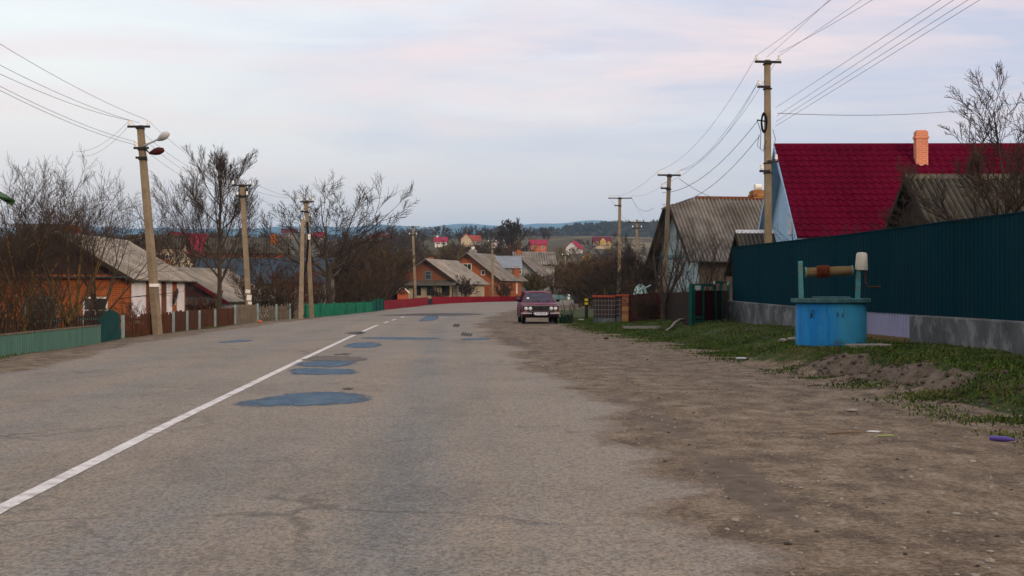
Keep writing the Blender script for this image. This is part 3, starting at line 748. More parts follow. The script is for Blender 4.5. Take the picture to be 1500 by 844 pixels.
def window(parent, side, u, z, w, h, L, W, frame, pane=None, bars=(1, 1), name='window', depth=.05, ft=.07):
    """frame standing proud of the wall, pane set in it; u runs along the wall"""
    org = {'front': (Vector((u, -W / 2, z)), 0), 'back': (Vector((u, W / 2, z)), PI), 'left': (Vector((-L / 2, u, z)), -PI / 2), 'right': (Vector((L / 2, u, z)), PI / 2)}[side]
    m = MB(); d = depth
    for sx in (-1, 1): m.box((sx * (w / 2 - ft / 2), -d / 2 + .01, 0), (ft, d + .02, h))
    for sz in (-1, 1): m.box((0, -d / 2 + .008, sz * (h / 2 - ft / 2)), (w - 2 * ft, d + .016, ft))
    for k in range(1, bars[0] + 1): m.box((-w / 2 + w * k / (bars[0] + 1), -d / 2 + .012, 0), (.05, d, h - 2 * ft))
    for k in range(1, bars[1] + 1): m.box((0, -d / 2 + .015, -h / 2 + h * (k + .6) / (bars[1] + 1.6)), (w - 2 * ft, d - .006, .04))
    f = m.build(name, frame, parent); f.location = org[0]; f.rotation_euler = (0, 0, org[1])
    MB().box((0, -.008, 0), (w - ft, .012, h - ft)).build('pane', pane or M['pane'], f)
    return f

def house(name, label, loc, rz, L, W, hw, hr, wall, gable, roof, cat='house', style='slate', oe=.45, og=.45, windows=(), chimneys=(), group=None, wave=.16, amp=.028, clip0=0, ridge_cap=None, base=1.5, bargeboard=None, detail=True, soffit=None):
    t = thing(name, label, cat, loc, rz, group)
    MB().box((0, 0, (hw - base) / 2), (L, W, hw + base)).build('wall', wall, t)
    e = .02
    if clip0:
        cx, cf = clip0
        g = MB(); y1 = W / 2 * (1 - cf); z1 = hw + hr * cf - e
        g.add([(-L / 2, -W / 2, hw), (-L / 2, W / 2, hw), (-L / 2, y1, z1), (-L / 2, -y1, z1), (L / 2, -W / 2, hw), (L / 2, W / 2, hw), (L / 2, 0, hw + hr - e), (-L / 2 + cx, 0, hw + hr - e)],
              [(0, 3, 2, 1), (0, 4, 7, 3), (1, 2, 7, 5), (2, 3, 7), (4, 5, 6), (4, 6, 7), (5, 7, 6)])
        g.build('gable', gable, t)
    else:
        MB().prism([(-W / 2, hw + .002), (W / 2, hw + .002), (0, hw + hr - e)], -L / 2, L / 2, 'yz').build('gable', gable, t)
    sl = hr / (W / 2); m = MB()
    for s in (-1, 1):
        kw = dict(wave=wave, amp=amp)
        if style == 'tile': kw.update(rows=max(2, int(math.hypot(W / 2, hr) / .31)), step=.035, per=8)
        elif not detail: kw.update(wave=L, amp=0, per=2)
        corrugated(m, -L / 2 - og, L / 2 + og, s * (W / 2 + oe), hw - oe * sl + .03, 0, hw + hr + .03, clip0=(clip0[0] + og * 1.0, clip0[1]) if clip0 else 0, **kw)
    if clip0:
        cf = clip0[1]; yy = (W / 2 + oe) * (1 - cf); zc = (hw - oe * sl + .03) + (hr + oe * sl) * cf
        m.add([(-L / 2 - og - .1, -yy - .1, zc - .05), (-L / 2 - og - .1, yy + .1, zc - .05), (-L / 2 + clip0[0], 0, hw + hr + .10),
               (-L / 2 - og - .1, -yy - .1, zc - .10), (-L / 2 - og - .1, yy + .1, zc - .10)], [(0, 2, 1), (0, 1, 4, 3), (3, 4, 2)])
    r = m.build('roof', roof, t, smooth=50 if style == 'slate' else None, recalc=False)
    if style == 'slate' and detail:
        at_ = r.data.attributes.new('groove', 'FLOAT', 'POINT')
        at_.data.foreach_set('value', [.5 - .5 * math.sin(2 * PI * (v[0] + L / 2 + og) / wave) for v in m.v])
    if detail:
        rm = MB(); x0 = -L / 2 - og + (clip0[0] + og if clip0 else 0)
        rm.prism([(-.16, hw + hr - .03), (0, hw + hr + .12), (.16, hw + hr - .03)], x0, L / 2 + og + .02, 'yz').build('ridge_cap', ridge_cap or roof, t)
        for xs_ in (-1, 1):
            x = xs_ * (L / 2 + og + .015)
            for s in (-1, 1):
                cf = clip0[1] if (clip0 and xs_ < 0) else 1
                a = Vector((x, s * (W / 2 + oe), hw - oe * sl - .06)); b = Vector((x, 0, hw + hr - .06)); b = a + (b - a) * cf
                MB().bar(a, b, .03, .17).build('bargeboard', bargeboard or M['dark_wood'], t)
    if soffit:
        so = MB()
        for s in (-1, 1): so.prism([(s * (W / 2 + oe), hw - oe * sl - .06), (0, hw + hr - .06), (0, hw + hr - .10), (s * (W / 2 + oe), hw - oe * sl - .10)], -L / 2 - og + .005, -L / 2 - .005, 'yz')
        so.build('soffit', soffit, t)
    for (side, u, z, w, h, fr, *rest) in windows: window(t, side, u, z, w, h, L, W, fr, bars=rest[0] if rest else (1, 1), pane=rest[1] if len(rest) > 1 else None)
    for (cx, cy, top, w, cm, *cap) in chimneys:
        zr_ = hw + hr - abs(cy) * sl
        c = MB(); c.box((0, 0, (hw + hr + top + zr_ - .4) / 2), (w, w * .9, hw + hr + top - (zr_ - .4)))
        c.box((0, 0, hw + hr + top - .22), (w * 1.14, w * 1.04, .10)); c.box((0, 0, hw + hr + top + .02), (w * .8, w * .7, .06))
        co = c.build('chimney', cm, t); co.location = (cx, cy, 0)
        if cap:
            k = MB().lathe([(w * .16, -w * .25), (w * .22, -w * .25), (w * .22, w * .25), (w * .16, w * .25)], 12, (0, 0, hw + hr + top + w * .22 + .05), 'x')
            k.build('chimney_cowl', cap[0], co)
    return t

W_ = M['white_paint']
# right side of the road
t = house('red_roof_house', 'large house with wine red tile roof, salmon chimney and pale blue gable',
      (18.05, 54.6, .4), math.radians(-.8), 15.0, 8.2, 3.25, 3.3, M['pale_blue_wall'], M['pale_blue_wall'], M['red_tile'], style='tile', wave=.30, amp=.028, oe=.5, og=.45,
      windows=[('left', -.9, 3.75, .55, 1.25, M['white_paint'], (2, 0), M['pale_blue_wall'])], chimneys=[(-2.6, -.95, .45, .44, M['brick_chimney'])], bargeboard=M['pale_blue_wall'], soffit=M['pale_blue_wall'])
house('slate_roof_shed', 'low shed with weathered dark corrugated slate roof in front of the red roofed house', (17.2, 41.6, .4), math.radians(-.5), 10.8, 6.2, 2.4, 1.9, M['maroon'], M['dark_wood'], M['slate_dark'],
      cat='shed', wave=.175, amp=.04, oe=.45, og=.3)
gh = house('slate_roof_house', 'grey green house with half hipped slate roof and rusty ridge behind the green gate', (14.75, 72.6, .2), math.radians(10), 13.0, 7.0, 2.95, 2.9, M['brown_wall'], M['grey_green_wall'], M['slate'],
      wave=.19, amp=.04, oe=.5, og=.6, clip0=(.9, .86), ridge_cap=M['rust'], bargeboard=M['dark_wood'],
      chimneys=[(-2.2, .25, .42, .72, M['brick_yellow'], M['white_paint'])],
      windows=[('left', -1.9, 1.35, .95, 1.6, M['blue_shutter'], (1, 1)), ('left', 1.6, 1.35, .95, 1.6, M['blue_shutter'], (1, 1)), ('left', 0, 4.0, .35, .55, M['teal_trim'], (0, 0)), ('front', -3.2, 1.5, 1.1, 1.2, M['dark_wood'], (1, 0))])
# painted gable wall below the gable triangle, with its cornice
MB().box((-6.5 - .02, 0, .75), (.036, 6.98, 4.4)).build('gable_wall', M['grey_green_wall'], gh)
MB().box((-6.5 - .06, 0, 2.93), (.14, 7.1, .16)).build('cornice', M['teal_trim'], gh)
house('porch_shed', 'small dark gabled outbuilding with pale ridge between the grey house and teal fence', (11.1, 57.6, .3), math.radians(2), 3.6, 4.2, 1.95, 1.5, M['brown_wall'], M['dark_wood'], M['slate_dark'], cat='shed', wave=.17, oe=.35, og=.25, ridge_cap=M['white_paint'])
house('grey_gable_shed', 'plain grey brown shed wall half hidden behind orchard branches beyond the brick fence', (13.6, 98, .3), math.radians(6), 6.5, 5, 2.0, 1.1, M['brown_wall'], M['brown_wall'], M['slate_dark'], cat='shed', wave=.2)

# left side of the road
ga = GZ(-18.3, 60)
ha = house('brick_house', 'brick house with pale slate roof, maroon gable and white panelled side wall', (-18.4, 62.8, -1.15), PI / 2, 10.2, 5.6, 3.2, 1.65, M['brick'], M['maroon_boards'], M['slate_light'], oe=.42, og=.5, wave=.22, amp=.04,
      windows=[('left', .7, 1.6, 1.3, 1.4, M['teal_trim'], (2, 1)), ('left', -1.5, 1.6, 1.0, 1.4, W_, (1, 1)), ('left', .7, 3.75, .6, .7, M['dark_wood'], (1, 0))], chimneys=[(-1.0, .7, .5, .6, M['brick'])], bargeboard=M['dark_wood'])
# whitewashed panels between brick pilasters on the road side (local front faces the road)
for u, w in ((-3.4, 2.2), (-.4, 1.5), (1.8, 1.2), (4.1, 1.4)):
    MB().box((u, -2.8 - .012, 2.1), (w, .024, 1.95)).build('white_panel', M['white_wall'], ha)
for u in (-1.75, .85):
    MB().box((u, -2.8 - .03, 2.1), (.62, .06, 1.6)).build('shutter', M['brick_dark'], ha)
MB().bar((-5.4, -3.0, 3.1), (-5.4, 3.0, 3.1), .5, .05).build('gable_skirt', M['slate_blue'], ha)
sd = MB().lathe([(0, 0), (.2, .02), (.38, .08), (.45, .13)], 18, axis='y', cap=False).build('satellite_dish', M['lamp_grey'], ha, smooth=60); sd.location = (2.6, -3.0, 2.2); sd.rotation_euler = (.3, 0, .5)
sd2 = MB().tube([(0, .1, 0), (0, .0, -.3), (0, .16, -.35)], .025, 5).build('dish_bracket', M['lamp_grey'], sd)
hb_ = house('white_cottage', 'small white cottage with maroon gable and mossy slate roof behind the brown picket fence', (-17.2, 79, -1.1), math.radians(80), 7.0, 5.2, 2.15, 1.5, M['white_wall'], M['maroon_boards'], M['slate_light'], oe=.5, og=.5, wave=.17, bargeboard=M['maroon'],
      windows=[('left', -1.3, 1.15, 1.1, 1.2, W_, (1, 0)), ('front', -1.5, 1.15, .9, 1.1, W_, (1, 0)), ('front', 1.5, 1.15, .9, 1.1, W_, (1, 0))], chimneys=[(-2.5, 1.2, .5, .55, M['brick'])])
m = MB(); corrugated(m, -2.6, 2.6, -.9, 1.75, .25, 2.15, .17, .02); o = m.build('porch_roof', M['slate_dark'], hb_, recalc=False); o.location = (-3.9, 0, 0); o.rotation_euler = (0, 0, -PI / 2)
house('cream_house', 'white gabled house with magenta roof above the white cottage', at(276, 426, 170) + Vector((0, 0, -1.2)), math.radians(64), 6.0, 5.0, 5.6, 2.4, M['cream_wall'], M['white_wall'], M['far_red'], oe=.5, og=.5, wave=.3,
      windows=[('left', -1.2, 4.0, .8, 1.3, W_), ('left', 1.2, 4.0, .8, 1.3, W_), ('left', 0, 6.2, .6, .8, W_)])
house('cream_outbuilding', 'tall cream house with dark slate roof left of the magenta roof', at(230, 426, 150) + Vector((0, 0, -1.0)), math.radians(4), 5.4, 5.0, 5.6, 1.2, M['cream_wall'], M['cream_wall'], M['slate_dark'], wave=.3, windows=[('front', -1.4, 4.2, .8, 1.2, W_), ('front', 1.3, 4.2, .8, 1.2, W_)])
house('orange_brick_house', 'orange brick house with dark hipped roof behind the second left pole', at(362, 398, 128) + Vector((0, 0, -.9)), math.radians(8), 6.4, 5.5, 2.6, 1.2, M['brick'], M['slate_dark'], M['slate_dark'], wave=.25, windows=[('front', -1.6, 1.5, .9, 1.1, W_), ('front', 1.4, 1.5, .9, 1.1, W_)], chimneys=[(2.4, -.8, .4, .6, M['brick'])])
house('blue_slate_barn', 'long barn with wide blue grey slate roof behind brown shrubs on the left', at(390, 424, 98) + Vector((0, 0, -1.15)), math.radians(-2), 8.6, 6.0, 1.7, 1.5, M['grey_wall'], M['grey_wall'], M['slate_blue'], cat='barn', wave=.22)
lb = house('green_eave_house', 'corner of a brick house with green metal eave at the left picture edge', (-17.25, 36.5, -.8), math.radians(90), 6.0, 5.7, 4.95, 1.6, M['brick'], M['brick'], M['green_tin'], oe=.42, og=.4, wave=.3, amp=.012, windows=[('front', .6, 1.7, 1.0, 1.4, W_)], bargeboard=M['green_tin'])

# houses beyond the bend
h1 = house('board_gable_house', 'house with orange board gable and lean-to porch behind the red fence', (-8.2, 168, .15), math.radians(76), 12.0, 7.0, 2.35, 2.45, M['cream_wall'], M['orange_boards'], M['slate_light'], oe=.6, og=.7, wave=.3, amp=.04,
      windows=[('left', -.1, 3.0, .75, .95, M['teal_trim'], (0, 1)), ('left', -.4, 1.25, .9, 1.1, M['dark_wood']), ('left', 1.2, 1.25, .9, 1.1, M['dark_wood']), ('left', -2.2, 1.25, .9, 1.1, M['dark_wood'])], chimneys=[(-1.5, 1.0, .3, .6, M['brick'])])
m = MB(); corrugated(m, -3.7, 3.7, -1.5, 1.85, .25, 2.45, .3, .03); o = m.build('porch_roof', M['slate_dark'], h1, recalc=False); o.location = (-6.1, 0, 0); o.rotation_euler = (0, 0, -PI / 2)
pm = MB()
for u in (-3.4, -1.2, 1.2, 3.4): pm.box((-7.4, u, .8), (.12, .12, 2.2))
pm.build('porch_post', M['brown_plank'], h1)
h2 = house('brick_gable_house', 'orange brick house with white gable window right of the board gabled house', (-3.9, 180, .5), math.radians(72), 9.5, 7.6, 2.6, 2.9, M['brick'], M['brick'], M['slate'], oe=.7, og=.7, wave=.3, amp=.04,
      windows=[('left', .4, 3.75, 1.6, 1.0, W_, (2, 0)), ('left', -1.9, 3.1, .5, .6, W_, (0, 0)), ('left', 1.2, 1.4, 1.1, 1.2, W_)], chimneys=[(-1.4, .6, .55, .8, M['grey_wall'], W_)], bargeboard=M['dark_wood'])
h3 = house('glazed_wing_house', 'two storey wing with grey tin roof, glazed veranda and orange brick corner column', (-2.2, 184, .5), math.radians(3), 6.0, 5.0, 4.0, 1.3, M['grey_wall'], M['brick'], M['tin_grey'], oe=.5, og=.4, wave=.35, amp=.02,
      windows=[('front', -.9, 3.2, 2.2, 1.4, W_, (4, 1))])
MB().box((2.62, -2.62, 1.3), (.72, .3, 5.4)).build('corner_column', M['brick'], h3)
MB().box((2.62, -2.80, 1.2), (.28, .05, 1.4)).build('column_panel', M['white_wall'], h3)
house('grey_gable_house', 'grey plaster house with slate roof and teal gable end right of the glazed wing', at(788, 430, 205) + Vector((-.6, 0, 0)), math.radians(4), 5.4, 6.0, 4.3, 1.6, M['grey_wall'], M['teal_trim'], M['slate'], oe=.5, og=.4, wave=.35, amp=.02, windows=[('front', -1.2, 2.7, 1.0, 1.3, W_), ('front', 1.2, 2.7, 1.0, 1.3, W_)], chimneys=[(-2.2, -.4, .3, .6, M['brick'])])
house('leaning_slate_shed', 'old grey shed with steep slate gable in front of the teal gabled house', at(778, 436, 196) + Vector((-.8, 0, 0)), math.radians(70), 5.0, 5.4, 3.2, 2.4, M['grey_wall'], M['grey_wall'], M['slate'], cat='shed', wave=.35, amp=.02, windows=[('left', 0, 3.6, .7, .8, W_)])
def far_house(name, label, px, py_base, py_ridge, py_eave, D, wpx, rz, wall, gable, roof, Wd=8, **kw):
    D = on_ground(px, py_base).y; s = D / F; zb = CAMH - (py_base - YH) * s; hw = (py_base - py_eave) * s; hr = (py_eave - py_ridge) * s
    x = (px - 750) * s; L = wpx * s
    kw['windows'] = [(sd, u * s / .2, hw * .55, w * s / .2, hw * .45, fr, *r) for sd, u, z, w, h, fr, *r in kw.get('windows', ())]
    return house(name, label, (x, D, zb), rz, L, Wd, hw, hr, wall, gable, roof, oe=.5, og=.4, detail=False, base=2.5, **kw)
fw = lambda L: [('front', -L * .25, 2.4, 1.3, 1.5, W_), ('front', L * .25, 2.4, 1.3, 1.5, W_)]
far_house('far_house', 'distant orange house with magenta hip roof above the dark car', 788, 369, 351.5, 358.5, 400, 23, .03, M['far_orange_wall'], M['far_orange_wall'], M['far_red'], windows=[('front', -1.2, 1.0, .8, 1.1, W_), ('front', 1.2, 1.0, .8, 1.1, W_)])
far_house('far_house', 'distant white gabled house with magenta roof on the right field', 841, 371, 353.5, 363, 420, 15, math.radians(62), M['white_wall'], M['white_wall'], M['far_red'], Wd=4.0, windows=[('left', -.5, 2.2, .5, .9, M['dark_wood']), ('left', .6, 2.2, .5, .9, M['dark_wood'])])
fh = far_house('far_house', 'distant house with dark mansard roof and cream dormer left of the concrete pole', 882, 364, 347, 355.5, 350, 24, 0, M['cream_wall'], M['cream_wall'], M['maroon'], windows=fw(5))
MB().prism([(-.95, .9), (.95, .9), (.95, 2.2), (0, 3.2), (-.95, 2.2)], -4.6, -2).build('dormer', M['yellow_wall'], fh)
for sx in (-1, 1): MB().box((sx * 1.85, -4.35, 1.6), (.8, .3, .9)).build('cream_panel', M['yellow_wall'], fh)
far_house('far_house', 'yellow plastered house among bare bushes right of the car', 868, 390, 368, 377, 260, 22, math.radians(58), M['yellow_wall'], M['yellow_wall'], M['slate_dark'], Wd=4.4, windows=[('left', -.8, 1.7, .7, 1.0, M['dark_wood']), ('front', .6, 1.4, .9, 1.2, M['dark_wood'])])
fo = far_house('far_house', 'distant two part house with orange roof and cream front gable on the hillside', 696, 360, 345, 353, 480, 14, .05, M['cream_wall'], M['cream_wall'], M['orange_tile'], windows=fw(3))
MB().prism([(-1.7, -1), (1.7, -1), (1.7, 2.2), (0, 3.6), (-1.7, 2.2)], -6, -3).build('front_gable', M['cream_wall'], fo).location = (-3.0, 0, 0)
m = MB(); m.bar((-4.9, -4.6, 1.9), (-3.0, -4.6, 3.85), 3.6, .2); m.bar((-1.1, -4.6, 1.9), (-3.0, -4.6, 3.85), 3.6, .2); m.build('front_roof', M['orange_tile'], fo)
far_house('far_house', 'distant white house with magenta roof between the two brick houses', 646, 361, 347.5, 354.5, 430, 17, .02, M['white_wall'], M['white_wall'], M['far_red'], windows=fw(3), chimneys=[(-1.2, 0, .5, .6, M['white_wall'])])
far_house('far_house', 'distant house with magenta roof and cream wall left of the crossarm pole', 556, 354, 343, 348.5, 360, 26, -.1, M['cream_wall'], M['cream_wall'], M['far_red'], windows=fw(4))
far_house('far_house', 'tiny distant white gabled house beside the lone tall tree', 732, 363, 352.5, 358, 520, 8, math.radians(70), M['white_wall'], M['white_wall'], M['slate_dark'], Wd=5)
far_house('far_house', 'distant brown barn with orange wall right of the lone tree', 752, 367, 353, 357, 470, 18, 0, M['far_orange_wall'], M['brown_wall'], M['brown_wall'])
far_house('far_house', 'distant house with dark maroon roof on the left ridge', 424, 348, 335, 341, 300, 22, .1, M['brown_wall'], M['brown_wall'], M['maroon'], windows=fw(3))
far_house('far_house', 'distant house with bright red roof seen through the spreading tree', 468, 356, 340, 347, 280, 16, -.1, M['brown_wall'], M['brown_wall'], M['far_red'], windows=fw(2))
far_house('far_house', 'orange walled house half hidden by brown thicket left of the red fence', 512, 388, 366, 375, 190, 15, math.radians(60), M['cream_wall'], M['orange_boards'], M['slate'], Wd=4.2, windows=[('left', 0, 1.4, .8, .9, W_)])
far_house('far_house', 'low shed with long dark slate roof behind the green picket fence', 520, 440, 418, 430, 118, 70, math.radians(-6), M['dark_wood'], M['dark_wood'], M['slate_dark'], Wd=4)
far_house('far_house', 'distant dark roofed house showing through bare trees at the far left', 62, 360, 328, 343, 95, 70, 0.05, M['brick_dark'], M['brick_dark'], M['slate_dark'], Wd=6)

# ------------------------------------------------------------------ poles and wires
INS = [(.018, -.02), (.018, .03), (.05, .04), (.055, .08), (.035, .10), (.05, .12), (.045, .165), (.02, .18)]
def pole(label, base, top, w0, w1, arms=(), group='concrete power poles along the road', name='power_pole'):
    """arms: (height below top, half length left, half length right, heading, insulators per side)"""
    base, top = Vector(base), Vector(top)
    t = thing(name, label, 'power pole', base, 0, group)
    d = top - base
    m = MB(); m.bar((-d.x * .06, -d.y * .06, -.5), d, w0, w0 * .9, w1, w1 * .9); m.build('shaft', M['concrete_pole'], t, bevel=.012)
    pts = []
    for (dn, l, r, hd, ni) in arms:
        c = d * (1 - dn / d.length) + Vector((0, -w1 * .5 - .035, 0))
        ax = Vector((math.cos(hd), math.sin(hd), 0))
        a = MB(); a.bar(c - ax * l, c + ax * r, .07, .07)
        ax2 = Vector((0, w1 + .12, 0)); a.box(c + Vector((0, w1 * .5 + .035, -.05)), (w1 + .05, w1 + .08, .04))
        arm = a.build('crossarm', M['iron'], t)
        row = []
        for sgn, ln in ((-1, l), (1, r)):
            for k in range(ni):
                p = c + ax * sgn * (ln - .06 - k * .42)
                if ln - k * .42 < .15: continue
                i = MB().lathe(INS, 8, (0, 0, .04)).build('insulator', M['white_glaze'], arm, smooth=50); i.location = p
                row.append(base + p + Vector((0, 0, .2)))
        row.sort(key=lambda q: q.x); pts.append(row)
    return t, pts
def wire(a, b, sag, r=.006, label='thin overhead wire sagging between roadside poles', group='overhead wires'):
    a, b = Vector(a), Vector(b); n = 14
    P = [a + (b - a) * (k / n) - Vector((0, 0, sag * 4 * (k / n) * (1 - k / n))) for k in range(n + 1)]
    mid = P[0]; m = MB().tube([p - mid for p in P], r, 4)
    o = m.build('power_line', M['wire'], loc=mid, recalc=False); return tag(o, label, 'wire', group)

# right line
R1b = foot(1125.5, 44); R1, R1p = pole('tall concrete pole with coiled black cable rising behind the teal fence', R1b, at(1124, 88, 44), .25, .19,
    [(.08, .42, .42, .15, 1), (.85, .34, .06, .1, 1), (3.15, .02, .3, .1, 1), (3.45, .28, .05, .1, 1)])
c = R1p and Vector((at(1121, 181, 44) - R1b))
m = MB()
for k in range(5):
    r = .16 + .012 * k
    m.tube([(math.cos(a) * r * .42, -.05 + .02 * math.sin(a * 3 + k), math.sin(a) * r * 1.5) for a in np.linspace(0, 2 * PI, 19)], .020, 5)
cc = m.build('cable_coil', M['black_rubber'], R1); cc.location = c + Vector((-.07, -.14, 0))
m = MB(); p0 = at(1109, 176, 44) - R1b; m.bar(p0, c + Vector((0, -.13, .05)), .04, .04); m.tube([p0, p0 + Vector((.12, 0, -.35)), p0 + Vector((.1, 0, -.9)), p0 + Vector((.28, 0, -.95)), c + Vector((0, -.13, -.55))], .010, 4); m.build('cable_bracket', M['iron'], R1)
m = MB(); p0 = at(1112, 197, 44) - R1b; m.tube([p0, p0 + Vector((-.05, 0, -.35)), p0 + Vector((.12, -.02, -.55)), p0 + Vector((.2, 0, -.1))], .010, 4); m.tube([at(1132, 190, 44) - R1b, at(1136, 204, 44) - R1b, at(1133, 214, 44) - R1b], .010, 4); m.build('loose_cable', M['wire'], R1)
R2, R2p = pole('concrete pole with crossarm in front of the slate roofed grey house', foot(971, 61), at(980.5, 255, 61), .24, .17, [(.06, .52, .48, .1, 1), (.62, .36, .06, .1, 1)])
R3, R3p = pole('concrete pole with long bare crossarm left of the slate roofed house', foot(906, 102), at(908, 289, 102), .27, .22, [(.08, .85, .85, 0, 1), (.6, .4, .1, 0, 1)])
R4, R4p = pole('short pole with two rows of white insulators behind the grey house', foot(932, 128), at(933, 322, 128), .28, .24, [(.25, .95, .95, 0, 2), (.75, .45, .45, 0, 1)])
# left line
L1, L1p = pole('leaning concrete pole with two street lamps beside the left fence', on_ground(231.5, 490), at(205.5, 184, 45.6), .26, .19, [(.05, .38, .34, 0, 1), (.74, .24, .24, 0, 1), (1.05, .2, .16, 0, 0)])
L1b = Vector(L1.location); L1k = L1b.y
lp = MB(); p = [at(211, 213, L1k) - L1b, at(224, 208, L1k - .3) - L1b, at(235, 202, L1k - .6) - L1b]
arm = MB().tube(p, .028, 6).build('lamp_arm', M['lamp_grey'], L1)
def lamp_head(p0, p1, m):
    p0, p1 = Vector(p0), Vector(p1); pa = [p0 + (p1 - p0) * t for t in (0, .12, .35, .65, .9, 1)]
    return MB().tube(pa, [.035, .06, .105, .125, .085, .02], 10).build('lamp_head', m, L1, smooth=60)
lamp_head(at(231, 205.5, L1k - .5) - L1b, at(247, 195, L1k - .9) - L1b, M['lamp_grey'])
lamp_head(at(219, 224.5, L1k - .3) - L1b, at(240, 219.5, L1k - .7) - L1b, M['lamp_red'])
MB().tube([at(213, 218, L1k) - L1b, at(219, 224.5, L1k - .3) - L1b], .022, 6).build('lamp_arm', M['iron'], L1)
q = at(226.5, 418, L1k) - L1b; MB().box(q + Vector((0, 0, 0)), (.275, .262, .10)).build('paint_band', M['white_wall'], L1)
L2, L2p = pole('concrete pole with torn white notices behind the pale blue gate', on_ground(366, 472), at(354.5, 270, on_ground(366, 472).y), .27, .2, [(.06, .45, .45, 0, 1), (.55, .28, .28, 0, 1)])
q = on_ground(366, 472); m = MB()
for (px, py, w, h) in ((363, 427, .22, .16), (365, 436, .22, .25), (366, 444, .18, .12)): m.box(at(px, py, q.y - .15) - q, (w, .012, h), rot=Matrix.Rotation(.1, 3, 'Y'))
m.build('notice', M['paper'], L2)
g3 = on_ground(457, 466); L3, L3p = pole('concrete pole with a slanting brace leg among brown shrubs', g3, at(448.5, 293, g3.y), .24, .19, [(.1, .3, .42, 0, 1), (.6, .3, .1, 0, 1)])
g3b = on_ground(440.5, 467.5); MB().bar(g3b - g3 - Vector((0, 0, .3)), at(447, 322, g3.y) - g3 + Vector((-.12, 0, 0)), .24, .22, .18, .17).build('brace_leg', M['concrete_pole'], L3, bevel=.01)
m = MB(); k = at(453, 347, g3.y - .15) - g3; m.box(k, (.12, .1, .28)); m.build('meter_box', M['white_paint'], L3)
MB().tube([at(450, 325, g3.y - .15) - g3, at(452, 345, g3.y - .15) - g3, at(450, 380, g3.y - .15) - g3, at(444, 412, g3.y - .2) - g3], .05, 5).build('cable_run', M['black_rubber'], L3)
L4, L4p = pole('thin concrete pole with double crossarm in front of the board gabled house', foot(609, 150), at(604.5, 331, 150), .3, .24, [(.1, .8, .8, 0, 1), (.95, .42, .42, 0, 1)])
L5, L5p = pole('concrete pole with white insulators in front of the brick gabled house', foot(722, 166), at(721, 352, 166), .3, .25, [(.2, .5, .5, 0, 2), (1.0, .15, .5, 0, 0)])
L6, L6p = pole('thin grey pole standing behind the parked car at the bend', foot(829, 170), at(828, 372, 170), .26, .22, [(.2, .4, .4, 0, 1)])
k = at(611, 366, 149.8) - Vector(L4.location); MB().box(k, (.28, .25, .5)).build('junction_box', M['iron'], L4)

def top_of(pt, i): return pt[0][i]
lab_r = 'overhead wire running from the cable pole towards the upper right'
for i, (px, py) in enumerate(((1200, 0), (1232, -30), (1285, -30))):
    src = R1p[0][min(i, 1)] if i != 1 else at(1123, 84, 44)
    e = at(px, py, 33); wire(src, src + (e - src) * 3.2, .25, label=lab_r)
src = R1p[0][1] + Vector((0, 0, .1)); e = at(1252, 0, 34); wire(src, src + (e - src) * 3.2, .3, label=lab_r)
for (p0, p1) in (((1136, 158), (1378, 0)), ((1138, 170), (1397, 0)), ((1137, 178), (1418, 0)), ((1136, 185), (1435, 0))):
    a = at(*p0, 43.8); e = at(*p1, 27.5); wire(a, a + (e - a) * 1.8, .0, label='overhead wire rising from the side bracket of the cable pole to the upper right')
wire(at(1139, 166, 44), at(1500, 150, 62), .25, .010, label='horizontal service wire above the wine red roof')
for i, a in enumerate([R1p[0][0], at(1112, 118, 44), R1p[1][0], R1p[0][1]]):
    b = (R2p[0] + R2p[1] + [R2p[0][1]])[i]
    wire(a, b, .65, label='overhead wire sagging from the cable pole to the crossarm pole')
for a, b, sg in ((at(1110, 177, 44), R2p[1][0] - Vector((0, 0, .4)), .55), (at(1113, 199, 44), R2p[1][0] - Vector((0, 0, .9)), .6)):
    wire(a, b, sg, .011, label='black service cable from the coiled cable bracket to the next pole')
wire(R2p[0][1] - Vector((0, 0, .35)), at(1103, 292, 73.5), .45, .012, label='dark service wire dropping to the slate roofed house chimney')
for i in range(2):
    wire(R2p[0][i], R3p[0][i], .4, label='overhead wire between the two right hand crossarm poles')
    wire(R3p[0][i], R4p[0][min(i * 3, len(R4p[0]) - 1)], .3, label='overhead wire from the bare crossarm pole to the insulator pole')
wire(R3p[0][1] - Vector((0, 0, .1)), at(957, 305, 74), .5, .011, label='service wire from the bare crossarm pole to the grey house gable')
lw = 'overhead wire from the lamp pole towards the upper left'
for src, px in zip([L1p[0][1], at(204, 180, L1k), L1p[0][0], L1p[1][0], L1p[1][0] - Vector((0, 0, .1))], ((0, 46), (0, 77), (0, 90), (0, 108), (0, 114))):
    e = at(*px, 29.5); wire(src, src + (e - src) * 1.6, .28, label=lw)
for a, b in ((L1p[0][1], L2p[0][1]), (L1p[0][0], L2p[0][0]), (L1p[1][1], L2p[1][1]), (L1p[1][0], L2p[1][0])):
    wire(a, b, .45, label='overhead wire between the lamp pole and the notice pole')
for a, b in ((L2p[0][1], L3p[0][1]), (L2p[0][0], L3p[0][0]), (L2p[1][1], L3p[1][0])): wire(a, b, .25, label='overhead wire between the notice pole and the braced pole')
for a, b in ((L3p[0][1], L4p[0][1]), (L3p[0][0], L4p[0][0])): wire(a, b, .7, label='overhead wire between the braced pole and the double crossarm pole')
for a, b in ((L4p[0][1], L5p[0][-1]), (L4p[0][0], L5p[0][0])): wire(a, b, .5, label='overhead wire from the double crossarm pole round the bend')
wire(L1p[0][0], at(110, 222, 62), .3, label='slack service wire from the lamp pole to the brick house')
wire(L1p[0][0] - Vector((0, 0, .15)), at(112, 228, 62), .35, label='slack service wire from the lamp pole to the brick house')

